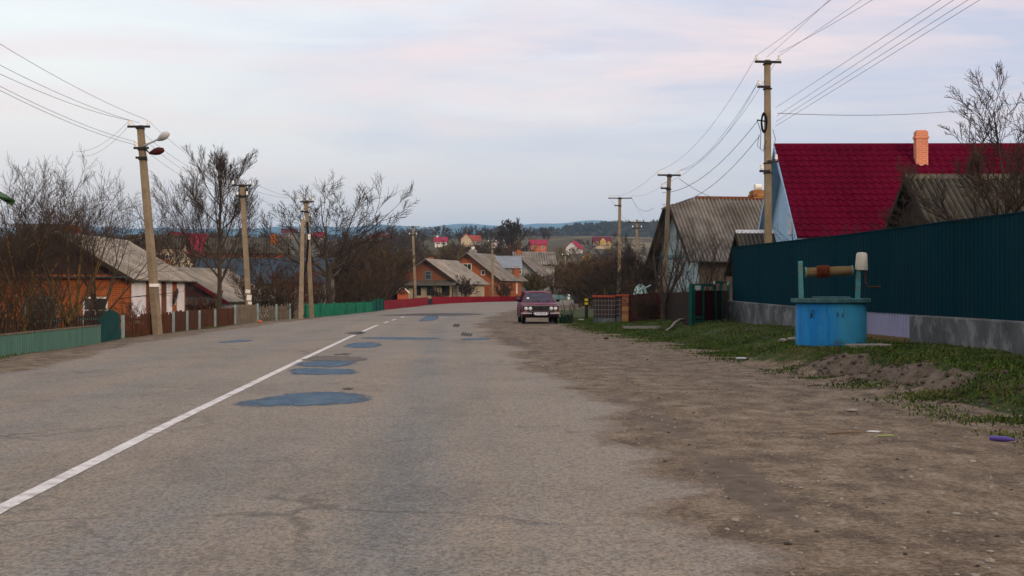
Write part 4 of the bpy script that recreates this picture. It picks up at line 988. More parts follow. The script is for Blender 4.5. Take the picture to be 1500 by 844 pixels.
# ------------------------------------------------------------------ fences
def fence(name, label, pts, h, m, pw=.11, gap=.03, jit=.02, posts=None, post_m=None, rail_m=None, rails=(.25, .8), pointed=False, seed=1, post_h=1.08, cat='fence', step=2.4, h1=None, drop=.05, solid=False, cap=None):
    """pts: world ground points; h height at the first and h1 at the last point"""
    q = random.Random(seed); P = [Vector(p) for p in pts]; base = P[0].copy(); h1 = h1 or h
    t = thing(name, label, cat, base)
    seg = [(P[i + 1] - P[i]).length for i in range(len(P) - 1)]; tot = sum(seg)
    def along(s):
        s0 = s
        for i, l in enumerate(seg):
            if s <= l or i == len(seg) - 1:
                k = s / l; p = P[i] + (P[i + 1] - P[i]) * k; d = (P[i + 1] - P[i]).normalized(); break
            s -= l
        p = p - base; return p, math.atan2(d.y, d.x), h + (h1 - h) * s0 / tot
    b = MB(); s = 0
    while s < tot:
        w = min(pw * q.uniform(.9, 1.1), tot - s + .01); p, a, hh = along(s + w / 2)
        hh += q.uniform(-jit, jit); z0 = p.z - drop
        R = Matrix.Rotation(a, 3, 'Z') @ Matrix.Rotation(q.uniform(-.02, .02) if jit else 0, 3, 'Y')
        ww = w - gap
        if pointed:
            pl = [(-ww / 2, 0), (ww / 2, 0), (ww / 2, hh + drop - .06), (0, hh + drop), (-ww / 2, hh + drop - .06)]
            vs = [Vector((p.x, p.y, z0)) + R @ Vector((x, y, z)) for y in (-.012, .012) for x, z in pl]
            b.add(vs, [(0, 1, 2, 3, 4), (9, 8, 7, 6, 5)] + [(i, (i + 1) % 5, (i + 1) % 5 + 5, i + 5) for i in range(5)])
        else: b.box(Vector((p.x, p.y, z0 + (hh + drop) / 2)) , (ww, .024, hh + drop), rot=R)
        s += w
    b.build('board_panel', m, t)
    if rails:
        r = MB(); n = max(1, int(tot / 1.5))
        for f in rails:
            for k in range(n):
                p, a, hh = along(tot * k / n); p2, a2, hh2 = along(tot * (k + 1) / n)
                off = Vector((-math.sin(a), math.cos(a), 0)) * .035
                r.bar(p + Vector((0, 0, hh * f)) + off, p2 + Vector((0, 0, hh2 * f)) + off, .035, .06)
        r.build('rail', rail_m or m, t)
    if posts is not False:
        n = max(1, round(tot / step))
        for k in range(n + 1):
            p, a, hh = along(min(tot * k / n, tot - .01)); off = Vector((math.sin(a), -math.cos(a), 0)) * .05
            MB().box(p + off + Vector((0, 0, hh * post_h / 2 - .1)), (.075, .075, hh * post_h + .2), rz=a).build('post', post_m or m, t)
    if cap:
        r = MB(); n = max(1, int(tot / .5))
        for k in range(n):
            p, a, hh = along(tot * k / n); p2, a2, hh2 = along(tot * (k + 1) / n)
            r.bar(p + Vector((0, 0, hh + .02)), p2 + Vector((0, 0, hh2 + .02)), .06, .03)
        r.build('cap_rail', cap, t)
    return t
G = on_ground
fence('plank_fence', 'low faded green plank fence with pale cap at the near left roadside', [G(-90, 540), G(0, 524), G(60, 515), G(147, 502)], .47, M['green_plank'], .16, .004, .012, rails=(), posts=False, cap=M['grey_plank'], seed=2, h1=.46)
fence('picket_fence', 'row of dark pickets behind the green plank fence', [foot(-10, 43), foot(60, 45), foot(150, 47.5)], .74, M['dark_wood'], .1, .05, .03, post_m=M['brown_plank'], pointed=True, seed=3, rail_m=M['teal_trim'])
t = fence('board_gate', 'dark green double gate of boards with scalloped top beside the plank fence', [G(147, 502), G(175, 497)], .72, M['dark_green'], .13, .004, 0, posts=False, rails=(.3, .8), seed=4, cat='gate')
p = G(147, 502); e = G(175, 497); d = e - p
pm = MB()
for k in range(9):
    a = d * (k / 9); b = d * ((k + 1) / 9); h0 = .72 + .16 * math.sin(PI * k / 9); h1 = .72 + .16 * math.sin(PI * (k + 1) / 9)
    pm.add([a + Vector((0, -.02, .68)), b + Vector((0, -.02, .68)), b + Vector((0, -.02, h1)), a + Vector((0, -.02, h0)), a + Vector((0, .02, .68)), b + Vector((0, .02, .68)), b + Vector((0, .02, h1)), a + Vector((0, .02, h0))], [(0, 1, 2, 3), (7, 6, 5, 4), (3, 2, 6, 7), (0, 3, 7, 4), (1, 5, 6, 2)])
pm.build('arched_top', M['dark_green'], t)
fence('mesh_fence', 'brown wood and wire fence with pale posts beside the lamp pole', [G(178, 496), G(210, 492), G(252, 487)], .66, M['brown_plank'], .12, .06, .05, post_m=M['pale_post'], rail_m=M['brown_plank'], seed=5, step=2.2)
fence('picket_fence', 'brown weathered board fence in front of the white cottage', [G(252, 487), G(300, 481), G(343, 475.5)], .72, M['brown_plank'], .13, .012, .03, post_m=M['pale_post'], seed=6, step=3.2, post_h=1.0)
fence('picket_gate', 'pale blue posted wooden gate beside the notice pole', [G(343, 475.5), G(376, 472)], .78, M['grey_plank'], .16, .10, .04, post_m=M['pale_post'], seed=7, cat='gate', step=3)
fence('picket_fence', 'gappy grey picket fence between the pale gate and braced pole', [G(376, 472), G(410, 469), G(440, 466)], .72, M['grey_plank'], .26, .17, .08, post_m=M['pale_post'], seed=8, step=3, pointed=True)
fence('picket_fence', 'bright green picket fence along the verge past the braced pole', [G(446, 466), G(500, 461.5), G(545, 457)], .70, M['green_paint'], .13, .012, .04, seed=9, step=3.5, pointed=True, h1=.66)
fence('picket_fence', 'short olive picket fence ending at the red fence', [G(545, 457), G(561, 454.5)], .8, M['gate_green'], .14, .02, .05, seed=10, step=3, rail_m=M['grey_plank'])
fence('sheet_fence', 'wine red sheet fence left of its dark gate gap at the bend', [G(561, 454), G(595, 450.5), G(627, 447)], .68, M['maroon_fence'], .25, 0, 0, rails=(), posts=False, seed=11, drop=.1, h1=.72)
fence('sheet_gate', 'small black gate between the two wine red fences', [G(627, 447), G(633, 446.4)], .58, M['car_dark'], .25, .02, 0, rails=(.5,), posts=False, seed=12, cat='gate')
fence('sheet_fence', 'long wine red sheet fence in front of the houses at the bend', [G(633, 446.4), G(660, 444.6), G(700, 443), G(757, 441.6)], .72, M['maroon_fence'], .3, 0, 0, rails=(), posts=False, seed=13, drop=.1, h1=.5)
fence('teal_fence', 'low teal fence beyond the road behind the car', [foot(800, 166), foot(830, 168), foot(880, 172)], .55, M['teal_trim'], .3, .04, .03, seed=14, step=4)
for px, D, h in ((833, 165.5, 1.0), (842, 166, .9)):
    o = MB().box((0, 0, h / 2 - .1), (.22, .22, h + .2)).add([(-.14, -.14, h), (.14, -.14, h), (.14, .14, h), (-.14, .14, h), (0, 0, h + .12)], [(0, 1, 4), (1, 2, 4), (2, 3, 4), (3, 0, 4), (3, 2, 1, 0)]).build('bollard', M['white_wall'], loc=foot(px, D)); tag(o, 'pale stone bollard by the far roadside right of the car', 'bollard', 'pale bollards at the bend')
# two little garden structures behind the red fence
o = MB().prism([(-.55, -.4), (.55, -.4), (.55, .8), (0, 1.35), (-.55, .8)], -.5, .5).build('body', M['far_orange_wall'])
t = thing('brick_pillar', 'small orange gabled gatepost kiosk behind the red fence', 'gatepost', foot(590, 133)); o.parent = t; o.location = (0, 0, .3); o.scale = (.85, .85, 1)
m = MB(); m.bar((-.62, 0, 1.0), (0, 0, 1.62), 1.2, .06); m.bar((.62, 0, 1.0), (0, 0, 1.62), 1.2, .06); m.build('roof', M['white_wall'], t)
t = thing('garden_hut', 'small dark hut with white sloping roof left of the orange kiosk', 'hut', foot(577, 134)); MB().box((0, 0, .7), (.9, .9, 1.6)).build('wall', M['dark_wood'], t); MB().bar((-.5, 0, 1.85), (.45, 0, 1.35), 1.1, .07).build('roof', M['white_wall'], t)

# ------------------------------------------------------------------ right hand boundary: teal sheet fence on its concrete plinth
FA, FB = Vector((7.2, 46.5, 0)), Vector((8.4, 23.3, 0))
def fline(Y): k = (Y - 46.5) / (23.3 - 46.5); return 7.2 + 1.2 * k
def ftop(Y): return float(np.interp(Y, [8, 23.3, 34, 46.5], [2.64, 2.68, 2.71, 2.81]))
def fbot(Y): return float(np.interp(Y, [8, 23.3, 34, 46.5], [.88, .91, .95, 1.09]))
t = thing('sheet_fence', 'tall dark teal corrugated steel fence standing on the concrete plinth', 'fence', (7.2, 46.5, 0))
ed = [46.5 - 2.0 * k for k in range(20)]; _i = 0
_q = random.Random(21)
for a, b in zip(ed, ed[1:]):
    _i += 1; b -= .04; m = MB(); n = int((a - b) / .0333); o = .006 * (_i % 2); lift = _q.uniform(-.008, .008)
    for k in range(n + 1):
        Y = a + (b - a) * k / n; ph = (k % 6); off = .0 if ph in (0, 1, 2) else .012
        X = fline(Y) - off + o
        for z in (fbot(Y) - .01, ftop(Y) + lift): m.v.append((X - 7.2, Y - 46.5, z))
        if k: m.f.append((2 * k - 2, 2 * k, 2 * k + 1, 2 * k - 1))
    p = m.build('sheet_panel', M['teal_sheet'], t, recalc=False)
    md = p.modifiers.new('thick', 'SOLIDIFY'); md.thickness = .004
m = MB(); [m.bar((fline(y0) - 7.2 + .01, y0 - 46.5, ftop(y0) + .012), (fline(y1) - 7.2 + .01, y1 - 46.5, ftop(y1) + .012), .07, .025) for y0, y1 in ((46.52, 34), (33.999, 23.3), (23.299, 8.5))]; m.build('top_trim', M['teal_sheet'], t)
def plinth(label, Y0, Y1, z0=-.2):
    m = MB(); n = max(2, int(abs(Y1 - Y0) / .7)); q = random.Random(int(Y0)); P = Vector((fline(Y0), Y0, 0))
    for k in range(n + 1):
        Y = Y0 + (Y1 - Y0) * k / n; X = fline(Y)
        zt = fbot(Y) - .015 + q.uniform(-.012, .012)
        for x, z in ((-.13, z0), (-.13, zt - .02), (-.11, zt), (.15, zt), (.15, z0)): m.v.append((X + x - P.x, Y - P.y, z))
        if k:
            o = 5 * (k - 1)
            for j in range(4): m.f.append((o + j, o + 5 + j, o + 6 + j, o + 1 + j))
    m.f += [(0, 1, 2, 3, 4), tuple(5 * n + j for j in (4, 3, 2, 1, 0))]
    return tag(m.build('concrete_wall', M['concrete'], loc=P), label, 'wall')
Yg0, Yg1 = 32.0, 28.6     # gap behind the well
plinth('stained concrete plinth wall left of the blue well under the teal fence', 46.7, Yg0)
plinth('stained concrete plinth wall right of the lilac sheets', Yg1, 7)
t2 = thing('lilac_panel', 'pale lilac corrugated sheets closing the gap in the plinth beside the well', 'panel', (fline(Yg0), Yg0, 0))
for a, b in ((Yg0, 30.55), (30.53, Yg1)):
    m = MB(); n = int((a - b) / .03)
    for k in range(n + 1):
        Y = a + (b - a) * k / n; off = 0 if k % 6 < 3 else .018; X = fline(Y) + .03 - off
        for z in (.42, fbot(Y) + .02): m.v.append((X - fline(Yg0), Y - Yg0, z))
        if k: m.f.append((2 * k - 2, 2 * k, 2 * k + 1, 2 * k - 1))
    p = m.build('sheet_panel', M['lilac_sheet'], t2, recalc=False); md = p.modifiers.new('thick', 'SOLIDIFY'); md.thickness = .004
m = MB(); m.bar((-.05, 0, .34), (fline(Yg1) - fline(Yg0) - .05, Yg1 - Yg0, .34), .14, .20); m.build('sill_board', M['log'], t2)
# mortar lumps along the plinth
# ------------------------------------------------------------------ draw well
WD = 26.9
wz = GZ(6.03, WD) - .02
well = thing('draw_well', 'bright blue concrete draw well with teal lid and wooden windlass on the grass verge', 'well', (6.03, WD, wz), math.radians(-3))
m = MB(); m.lathe([(.655, -.25), (.655, .80), (.63, .83), (.5, .83)], 40); m.build('ring', M['well_blue'], well, smooth=40)
m = MB(); q = random.Random(4); n = 40
prof = []
for k in range(n):
    a = 2 * PI * k / n; prof.append(((.735 + q.uniform(-.012, .012)) * math.cos(a), (.72 + q.uniform(-.012, .012)) * math.sin(a)))
m.prism(prof, .835, .915, 'xy'); m.build('lid', M['teal_lid'], well, bevel=.012)
m = MB(); m.box((0, -.05, .935), (.62, .6, .03)); m.build('hatch', M['teal_lid'], well, bevel=.006)
for x, dx in ((-.555, -.02), (.50, .015)):
    m = MB(); m.bar((x, -.02, .90), (x + dx, -.02, 1.62 if x < 0 else 1.50), .10, .085, .095, .08); m.build('post', M['teal_paint'], well, bevel=.01)
d = MB(); d.lathe([(.02, -.47), (.085, -.47), (.09, -.2), (.092, .2), (.085, .43), (.02, .43)], 18, axis='x'); dr = d.build('drum', M['log'], well, smooth=50)
dr.location = (-.02, -.02, 1.425); dr.rotation_euler = (0, math.radians(-2.2), 0)
r = MB()
for k in range(9):
    x = -.24 + k * .027; r.lathe([(.088, x - .014), (.118 + .008 * (k % 2), x - .007), (.118 + .008 * (k % 2), x + .007), (.088, x + .014)], 16, axis='x')
r.build('chain_coil', M['rope'], dr, smooth=60)
for x in (-.455, .415): MB().lathe([(.086, x - .012), (.099, x - .012), (.099, x + .012), (.086, x + .012)], 16, axis='x').build('band', M['teal_paint'], dr)
MB().tube([(-.6, 0, 0), (.66, 0, 0)], .018, 8).build('axle', M['rust'], dr)
c = MB(); c.lathe([(.135, 1.45), (.138, 1.47), (.125, 1.62), (.118, 1.74), (.10, 1.775), (.04, 1.785)], 18, cap=True); co = c.build('cap', M['cap_white'], well, smooth=45); co.location = (.53, -.02, 0); co.scale = (.88, .95, 1); co.rotation_euler = (0, math.radians(1.5), 0)
MB().tube([(.58, -.02, 1.45), (.64, -.02, 1.42), (.645, -.03, 1.22), (.70, -.03, 1.135), (.92, -.04, 1.14)], .013, 6).build('crank_handle', M['rust'], well, smooth=60)
# faded dark strokes daubed on the ring
m = MB()
def on_ring(u, z): a = -PI / 2 + u / .66; return Vector((.662 * math.cos(a), .662 * math.sin(a), z))
for st in ([(-.50, .60), (-.47, .70), (-.43, .70), (-.42, .64), (-.48, .62), (-.42, .55)], [(-.51, .55), (-.46, .62)], [(.03, .63), (.0, .66), (.03, .60), (.0, .58)], [(.12, .64), (.09, .62), (.13, .58), (.10, .57)]):
    m.tube([on_ring(u, z) for u, z in st], .006, 4)
m.build('daub_mark', M['plate_ink'], well)
tag(MB().box((0, 0, .0), (.75, .42, .10)).build('stone_slab', M['stone'], loc=Vector((6.55, 26.15, GZ(6.55, 26.15) + .01)), rz=.2, bevel=.02), 'flat grey stone slab on the grass at the foot of the well', 'slab')

# ------------------------------------------------------------------ gate, dark fence and block fence left of the teal fence
gt = thing('yard_gate', 'green steel yard gate with dark red panels and white scrolls beside the teal fence', 'gate', G(1012, 478))
gp = Vector(gt.location)
e = Vector((7.18, 47.2, gp.z + .10)) - gp
hgt = 1.05
d = Vector((e.x, e.y, 0)); dn = d.normalized(); a_ = math.atan2(d.y, d.x)
tot = d.length
for s in (0, .07, .30, .62, .80, 1.0):
    p = dn * tot * s; m = MB(); m.box(p + Vector((0, 0, .62 if s not in (.07,) else .6)), (.10 if s in (0, .30, .62) else .05, .08, 1.32 + .14 * s), rz=a_); m.build('post', M['gate_green'], gt)
for s0, s1 in ((.07, .30), (.30, .62), (.62, 1.0)):
    p = dn * tot * (s0 + s1) / 2; w = tot * (s1 - s0) - .10
    MB().box(p + Vector((0, 0, .62)), (w, .03, .95), rz=a_).build('panel', M['darkred_sheet'] if s0 != .62 else M['olive_sheet'], gt)
m = MB()
for s0, s1, z in ((0, .62, 1.26), (.62, 1.0, 1.36), (.07, .30, .14), (.07, .30, .26)): m.bar(dn * tot * s0 + Vector((0, 0, z)), dn * tot * s1 + Vector((0, 0, z)), .07, .07)
m.bar(dn * tot * .66 + Vector((0, -.06, .15)), dn * tot * .63 + Vector((0, -.06, 1.25)), .05, .05); m.build('frame', M['gate_green'], gt)
for s in (.10, .14, .18, .22, .60, .98):
    c = dn * tot * s + Vector((0, -.07, 1.19 if s < .5 else 1.33))
    MB().tube([c + dn * .07 * math.cos(a) + Vector((0, 0, .05 * math.sin(a))) for a in np.linspace(0, 5.2, 12)], .014, 5).build('scroll', M['white_paint'], gt)
fence('sheet_fence', 'low dark red sheet fence between the block pillar and the crossarm pole', [foot(921, 56.5), foot(968, 53.5)], 1.08, M['darkred_sheet'], .4, 0, 0, rails=(.95,), posts=False, rail_m=M['maroon_fence'], seed=32)
fence('sheet_fence', 'low dark brown sheet fence behind the tree by the pole', [foot(968, 53.5), G(1012, 478)], 1.05, M['olive_sheet'], .4, 0, 0, rails=(.95,), posts=False, rail_m=M['darkred_sheet'], seed=31)
bf0 = G(872, 473); bf1, bf2 = foot(903, bf0.y - .9), foot(921, bf0.y - .9)
bl = thing('block_fence', 'short checkered block fence with orange coping and two tone brick pillar beside the grass', 'fence', bf0)
def wallseg(nm, p, q_, th, z0, z1, m, zq=None):
    d = q_ - p; a = math.atan2(d.y, d.x); L = Vector((d.x, d.y)).length
    o = MB().box((L / 2, 0, (z0 + z1) / 2), (L, th, z1 - z0)).build(nm, m, bl); o.location = p - bf0; o.rotation_euler = (0, 0, a); return o
wallseg('base_course', bf0, bf1, .26, -.2, .22, M['concrete'])
wallseg('block_panel', bf0, bf1, .2, .222, 1.10, M['lattice_block'])
wallseg('coping', bf0 - Vector((.03, 0, 0)), bf1, .30, 1.102, 1.19, M['orange_tile'])
wallseg('base_course', bf1, bf1 + Vector((.22, 0, 0)), .30, -.2, .25, M['concrete'])
wallseg('block_pillar', bf1, bf1 + Vector((.22, 0, 0)), .27, .252, 1.12, M['lattice_block'])
wallseg('brick_pillar', bf1 + Vector((.223, 0, 0)), bf1 + Vector((.50, .0, 0)), .42, -.2, 1.12, M['brick_yellow'])
wallseg('coping', bf1, bf1 + Vector((.53, 0, 0)), .46, 1.122, 1.20, M['orange_tile'])
mp = thing('marker_post', 'dark roadside marker post with two yellow bands left of the block fence', 'post', G(859, 467.5))
k = 1.4 * 0 + mp.location.y / F
MB().lathe([(.085, -.3), (.08, 1.02), (.05, 1.05)], 10).build('post_shaft', M['post_dark'], mp, smooth=40)
for z in (.76, .94): MB().lathe([(.087, z - .055), (.087, z + .055)], 12, cap=False).build('yellow_band', M['post_yellow'], mp, smooth=40)
# things lying by the tree
for pts, mt, r, lab in (([(1, 1), ], 0, 0, 0),):
    pass
m = MB(); p = G(975, 487); q_ = G(1008, 474); d = q_ - p
m.tube([Vector((0, 0, .04)), d * .25 + Vector((.02, 0, .10)), d * .5 + Vector((-.06, 0, .16)), d * .8 + Vector((-.12, 0, .17)), d + Vector((0, 0, .14))], [.03, .045, .05, .04, .03], 7)
tag(m.build('fallen_branch', M['stone'], loc=p, smooth=60), 'pale bent branch leaning on the grass right of the dark tree trunk', 'branch')
p = G(915, 481.5); q_ = G(966, 482); m = MB(); m.bar((0, 0, .05), (q_ - p) + Vector((0, 0, .05)), .14, .10)
tag(m.build('kerb_stone', M['stone'], loc=p), 'long low grey kerb beam lying in the grass left of the dark trunk', 'kerb')
# pale patched sheet hung behind the block fence
m = MB(); q = random.Random(8)
gx = thing('greenhouse_frame', 'small frame covered with torn pale green sheeting behind the dark red fence', 'greenhouse', foot(938, 60))
m = MB(); m.lathe([(.24, .3), (.28, .9), (.30, 1.2), (.18, 1.48), (.05, 1.56)], 8); m.build('cover', mat('torn_pale_sheet', (.34, .46, .42), .6, .3, 6, col2=(.03, .05, .045), f2=.5, lo=.48, hi=.52), gx, smooth=40)
MB().bar((.15, 0, 1.38), (.45, .1, 1.52), .08, .03).build('loose_strip', M['lamp_grey'], gx)
MB().tube([(0, 0, -.2), (0, 0, .35)], .05, 6).build('stake', M['dark_wood'], gx)
o = tag(MB().tube([(0, 0, -.2), (.02, 0, 1.45)], .022, 5).build('stake', M['log'], loc=foot(885, 62)), 'thin pale wooden stake rising behind the block fence', 'stake')

# ------------------------------------------------------------------ parked car
def build_car():
    p = on_ground(787.5, 474.5)
    car = thing('parked_car', 'old wine red four door saloon parked nose first on the gravel shoulder', 'car', (p.x + .02, p.y + 2.0, p.z - .005), math.radians(3.2))
    car.location.z = GZ(p.x, p.y) - .005
    FR, RE = -1.30, 1.12
    def arch(y):
        z = .24
        for c in (FR, RE):
            if abs(y - c) < .37: z = max(z, .29 + math.sqrt(.37 ** 2 - (y - c) ** 2) * .98)
        return min(z, .66)
    ys = sorted(set([-2.02, -2.0, -1.9] + [round(-1.8 + .06 * k, 3) for k in range(62)] + [1.95, 2.02, 2.05]))
    def ztop(y): return float(np.interp(y, [-2.02, -1.98, -1.6, -.78, 1.45, 2.0, 2.05], [.80, .835, .86, .915, .915, .90, .86]))
    def hw(y): return float(np.interp(y, [-2.02, -1.9, -1.3, 0, 1.3, 2.0, 2.05], [.745, .775, .80, .805, .80, .77, .745]))
    b = MB(); n = 0
    for y in ys:
        zb = float(np.interp(y, [-2.02, -1.7, 1.7, 2.05], [.36, .26, .28, .40])); w, zt, zo = hw(y), ztop(y), arch(y)
        zo = max(zo, zb)
        half = [(0, zb), (.50, zb), (.505, max(zo, zb)), (w - .03, zo), (w, zo + .02), (w + .005, max(.66, zo + .03)), (w - .012, zt - .075), (w - .045, zt - .02), (w - .11, zt), (0, zt + .012)]
        ring = [(x, z) for x, z in half] + [(-x, z) for x, z in half[-2:0:-1]]
        n = len(ring); b.v += [(x, y, z) for x, z in ring]
    for i in range(len(ys) - 1):
        for k in range(n):
            a = i * n + k; c = i * n + (k + 1) % n; b.f.append((a, c, c + n, a + n))
    b.f.append(tuple(range(n))); b.f.append(tuple((len(ys) - 1) * n + k for k in range(n))[::-1])
    # cabin: roof shell and pillars
    rz = [(-.30, 1.335, .555), (-.22, 1.375, .565), (.1, 1.405, .575), (.6, 1.405, .575), (.95, 1.385, .565), (1.06, 1.345, .55)]
    o = len(b.v); R = 9
    for y, z, w in rz:
        for k in range(R):
            u = -1 + 2 * k / (R - 1); x = u * w; b.v.append((x, y, z - .055 * abs(u) ** 3.5))
        for k in range(R):
            u = 1 - 2 * k / (R - 1); x = u * w * .97; b.v.append((x, y, z - .05 - .05 * abs(u) ** 3.5))
    K = 2 * R
    for i in range(len(rz) - 1):
        for k in range(K):
            a = o + i * K + k; c = o + i * K + (k + 1) % K; b.f.append((a, c, c + K, a + K))
    b.f.append(tuple(o + k for k in range(K))); b.f.append(tuple(o + (len(rz) - 1) * K + k for k in range(K))[::-1])
    for s in (-1, 1):
        b.bar((s * .685, -.80, .90), (s * .54, -.27, 1.315), .05, .05)
        b.bar((s * .735, .12, .88), (s * .56, .10, 1.345), .045, .07)
        b.bar((s * .72, 1.02, .88), (s * .555, .92, 1.335), .05, .10)
        b.bar((s * .66, 1.58, .90), (s * .535, 1.03, 1.31), .05, .14)
        b.bar((s * .735, -.72, .895), (s * .71, 1.5, .895), .05, .03)
    body = b.build('body', M['car_paint'], car, smooth=35)
    def quad(nm, pts, m, par=car): return MB().add(pts, [tuple(range(len(pts)))]).build(nm, m, par)
    quad('windscreen', [(-.675, -.80, .915), (.675, -.80, .915), (.535, -.28, 1.325), (-.535, -.28, 1.325)], M['car_glass'])
    quad('rear_window', [(-.63, 1.56, .92), (.63, 1.56, .92), (.52, 1.04, 1.31), (-.52, 1.04, 1.31)], M['car_glass'])
    for s in (-1, 1):
        quad('side_window', [(s * .71, -.66, .91), (s * .73, .10, .91), (s * .565, .10, 1.33), (s * .55, -.24, 1.31)], M['car_glass'])
        quad('side_window', [(s * .73, .15, .91), (s * .715, 1.0, .91), (s * .56, .90, 1.32), (s * .565, .12, 1.33)], M['car_glass'])
    # front end
    MB().box((0, -2.025, .655), (1.46, .03, .23)).build('front_panel', M['car_dark'], car, bevel=.01)
    g = MB(); g.box((0, -2.045, .655), (.74, .02, .20))
    for k in range(7): g.box((0, -2.06, .57 + k * .028), (.74, .014, .008))
    for k in range(13): g.box((-.36 + k * .06, -2.058, .655), (.008, .012, .19))
    g.build('grille', M['grille'], car); MB().box((0, -2.068, .655), (.05, .012, .13)).build('badge', M['car_dark'], car)
    c = MB(); c.box((0, -2.05, .775), (1.48, .03, .02)); c.box((0, -2.05, .54), (1.44, .02, .012)); c.build('trim_strip', M['chrome'], car)
    for s in (-1, 1):
        for x in (.445, .625):
            h = MB().lathe([(.088, 0), (.088, -.035), (.074, -.035), (.07, -.02)], 20, axis='y', cap=False).build('headlight', M['chrome'], car, smooth=40); h.location = (s * x, -2.04, .66)
            MB().lathe([(.073, -.022), (.055, -.04), (.02, -.048), (.001, -.05)], 20, axis='y', cap=False).build('lens', M['lens'], h, smooth=60)
        MB().box((s * .66, -2.02, .50), (.16, .04, .05)).build('indicator', M['amber'], car)
    bp = MB(); bp.prism([(-2.13, .40), (-2.15, .44), (-2.13, .48), (-2.06, .48), (-2.06, .40)], -.80, .80, 'yz')
    for s in (-1, 1): bp.prism([(s * .77, -2.10), (s * .82, -2.06), (s * .835, -1.75), (s * .80, -1.75)], .40, .48, 'xy')
    bm_ = bp.build('bumper', M['chrome'], car, bevel=.008)
    for s in (-1, 1): MB().box((s * .36, -2.16, .45), (.05, .07, .15)).build('overrider', M['black_rubber'], car)
    MB().box((0, -1.98, .35), (1.36, .06, .09)).build('valance', M['car_dark'], car)
    pl = MB().box((0, -2.168, .435), (.53, .012, .115)).build('number_plate', M['plate_white'], car)
    cu = bpy.data.curves.new('plate_text', 'FONT'); cu.body = 'AT 4423 AA'; cu.size = .105; cu.align_x = 'CENTER'; cu.align_y = 'CENTER'; cu.extrude = .002
    tmp = bpy.data.objects.new('plate_text', cu); COL.objects.link(tmp)
    me = bpy.data.meshes.new_from_object(tmp.evaluated_get(bpy.context.evaluated_depsgraph_get())); bpy.data.objects.remove(tmp)
    me.materials.clear(); me.materials.append(M['plate_ink'])
    tx = bpy.data.objects.new('plate_lettering', me); COL.objects.link(tx); tx.parent = pl; tx.location = (0, -2.178, .435); tx.rotation_euler = (PI / 2, 0, 0); tx.scale = (.8, 1, 1)
    # wheels
    for s in (-1, 1):
        for y in (FR, RE):
            w = MB().lathe([(.20, -.08), (.27, -.085), (.295, -.07), (.30, -.03), (.30, .03), (.295, .07), (.27, .085), (.20, .08)], 28, axis='x', cap=False).build('wheel', M['black_rubber'], car, smooth=40)
            w.location = (s * .69, y, .30)
            h = MB().lathe([(.205, -.06), (.205, .05), (.15, .075), (.06, .06), (.01, .08)], 20, axis='x').build('rim', M['hub'], w, smooth=40)
            if s < 0: h.rotation_euler = (0, 0, PI)
        mi = MB().box((s * .86, -.52, .985), (.16, .09, .11)).build('wing_mirror', M['black_rubber'], car, bevel=.025); MB().bar((s * .73, -.5, .93), (s * .80, -.52, .96), .03, .03).build('mirror_stalk', M['black_rubber'], mi)
        MB().box((s * .808, -.0, .72), (.012, 2.2, .02)).build('side_moulding', M['chrome'], car)
    for x in (-.28, .16): MB().bar((x, -.83, .925), (x + .36, -.74, .985), .016, .012).build('wiper', M['black_rubber'], car)
    # cabin interior
    MB().box((0, .35, .62), (1.30, 2.1, .5)).build('interior', M['car_dark'], car)
    MB().box((0, -.62, .93), (1.25, .22, .06)).build('dashboard', M['car_dark'], car)
    for x in (-.33, .33):
        sb = MB().box((x, .28, 1.0), (.48, .13, .40)).build('seat_back', M['seat_red'], car, bevel=.04); MB().box((x, .30, 1.25), (.25, .09, .12)).build('headrest', M['seat_red'], sb, bevel=.03)
    MB().box((0, 1.12, 1.0), (1.15, .14, .34)).build('rear_seat', M['seat_red'], car, bevel=.04)
    MB().tube([(.33 + .19 * math.cos(a), -.36 + .07 * math.sin(a), 1.0 + .17 * math.sin(a)) for a in np.linspace(0, 2 * PI, 21)], .014, 6).build('steering_wheel', M['black_rubber'], car)
    MB().box((0, -.26, 1.26), (.2, .03, .055)).build('inner_mirror', M['car_dark'], car)
    st = MB().lathe([(.06, 0), (.06, .006)], 14, axis='y').build('windscreen_sticker', M['sticker'], car); st.location = (-.45, -.62, 1.09); st.rotation_euler = (-.9, 0, 0)
    for nm, s in (('door', -1), ('door', 1)):
        d = MB(); 
        for y in (-.66, .13, 1.0): d.box((s * .806, y, .6), (.008, .012, .52))
        d.build('door_seam', M['car_dark'], car)
        for y in (.0, .88): MB().box((s * .815, y, .79), (.02, .13, .025)).build('door_handle', M['chrome'], car)
    return car
build_car()

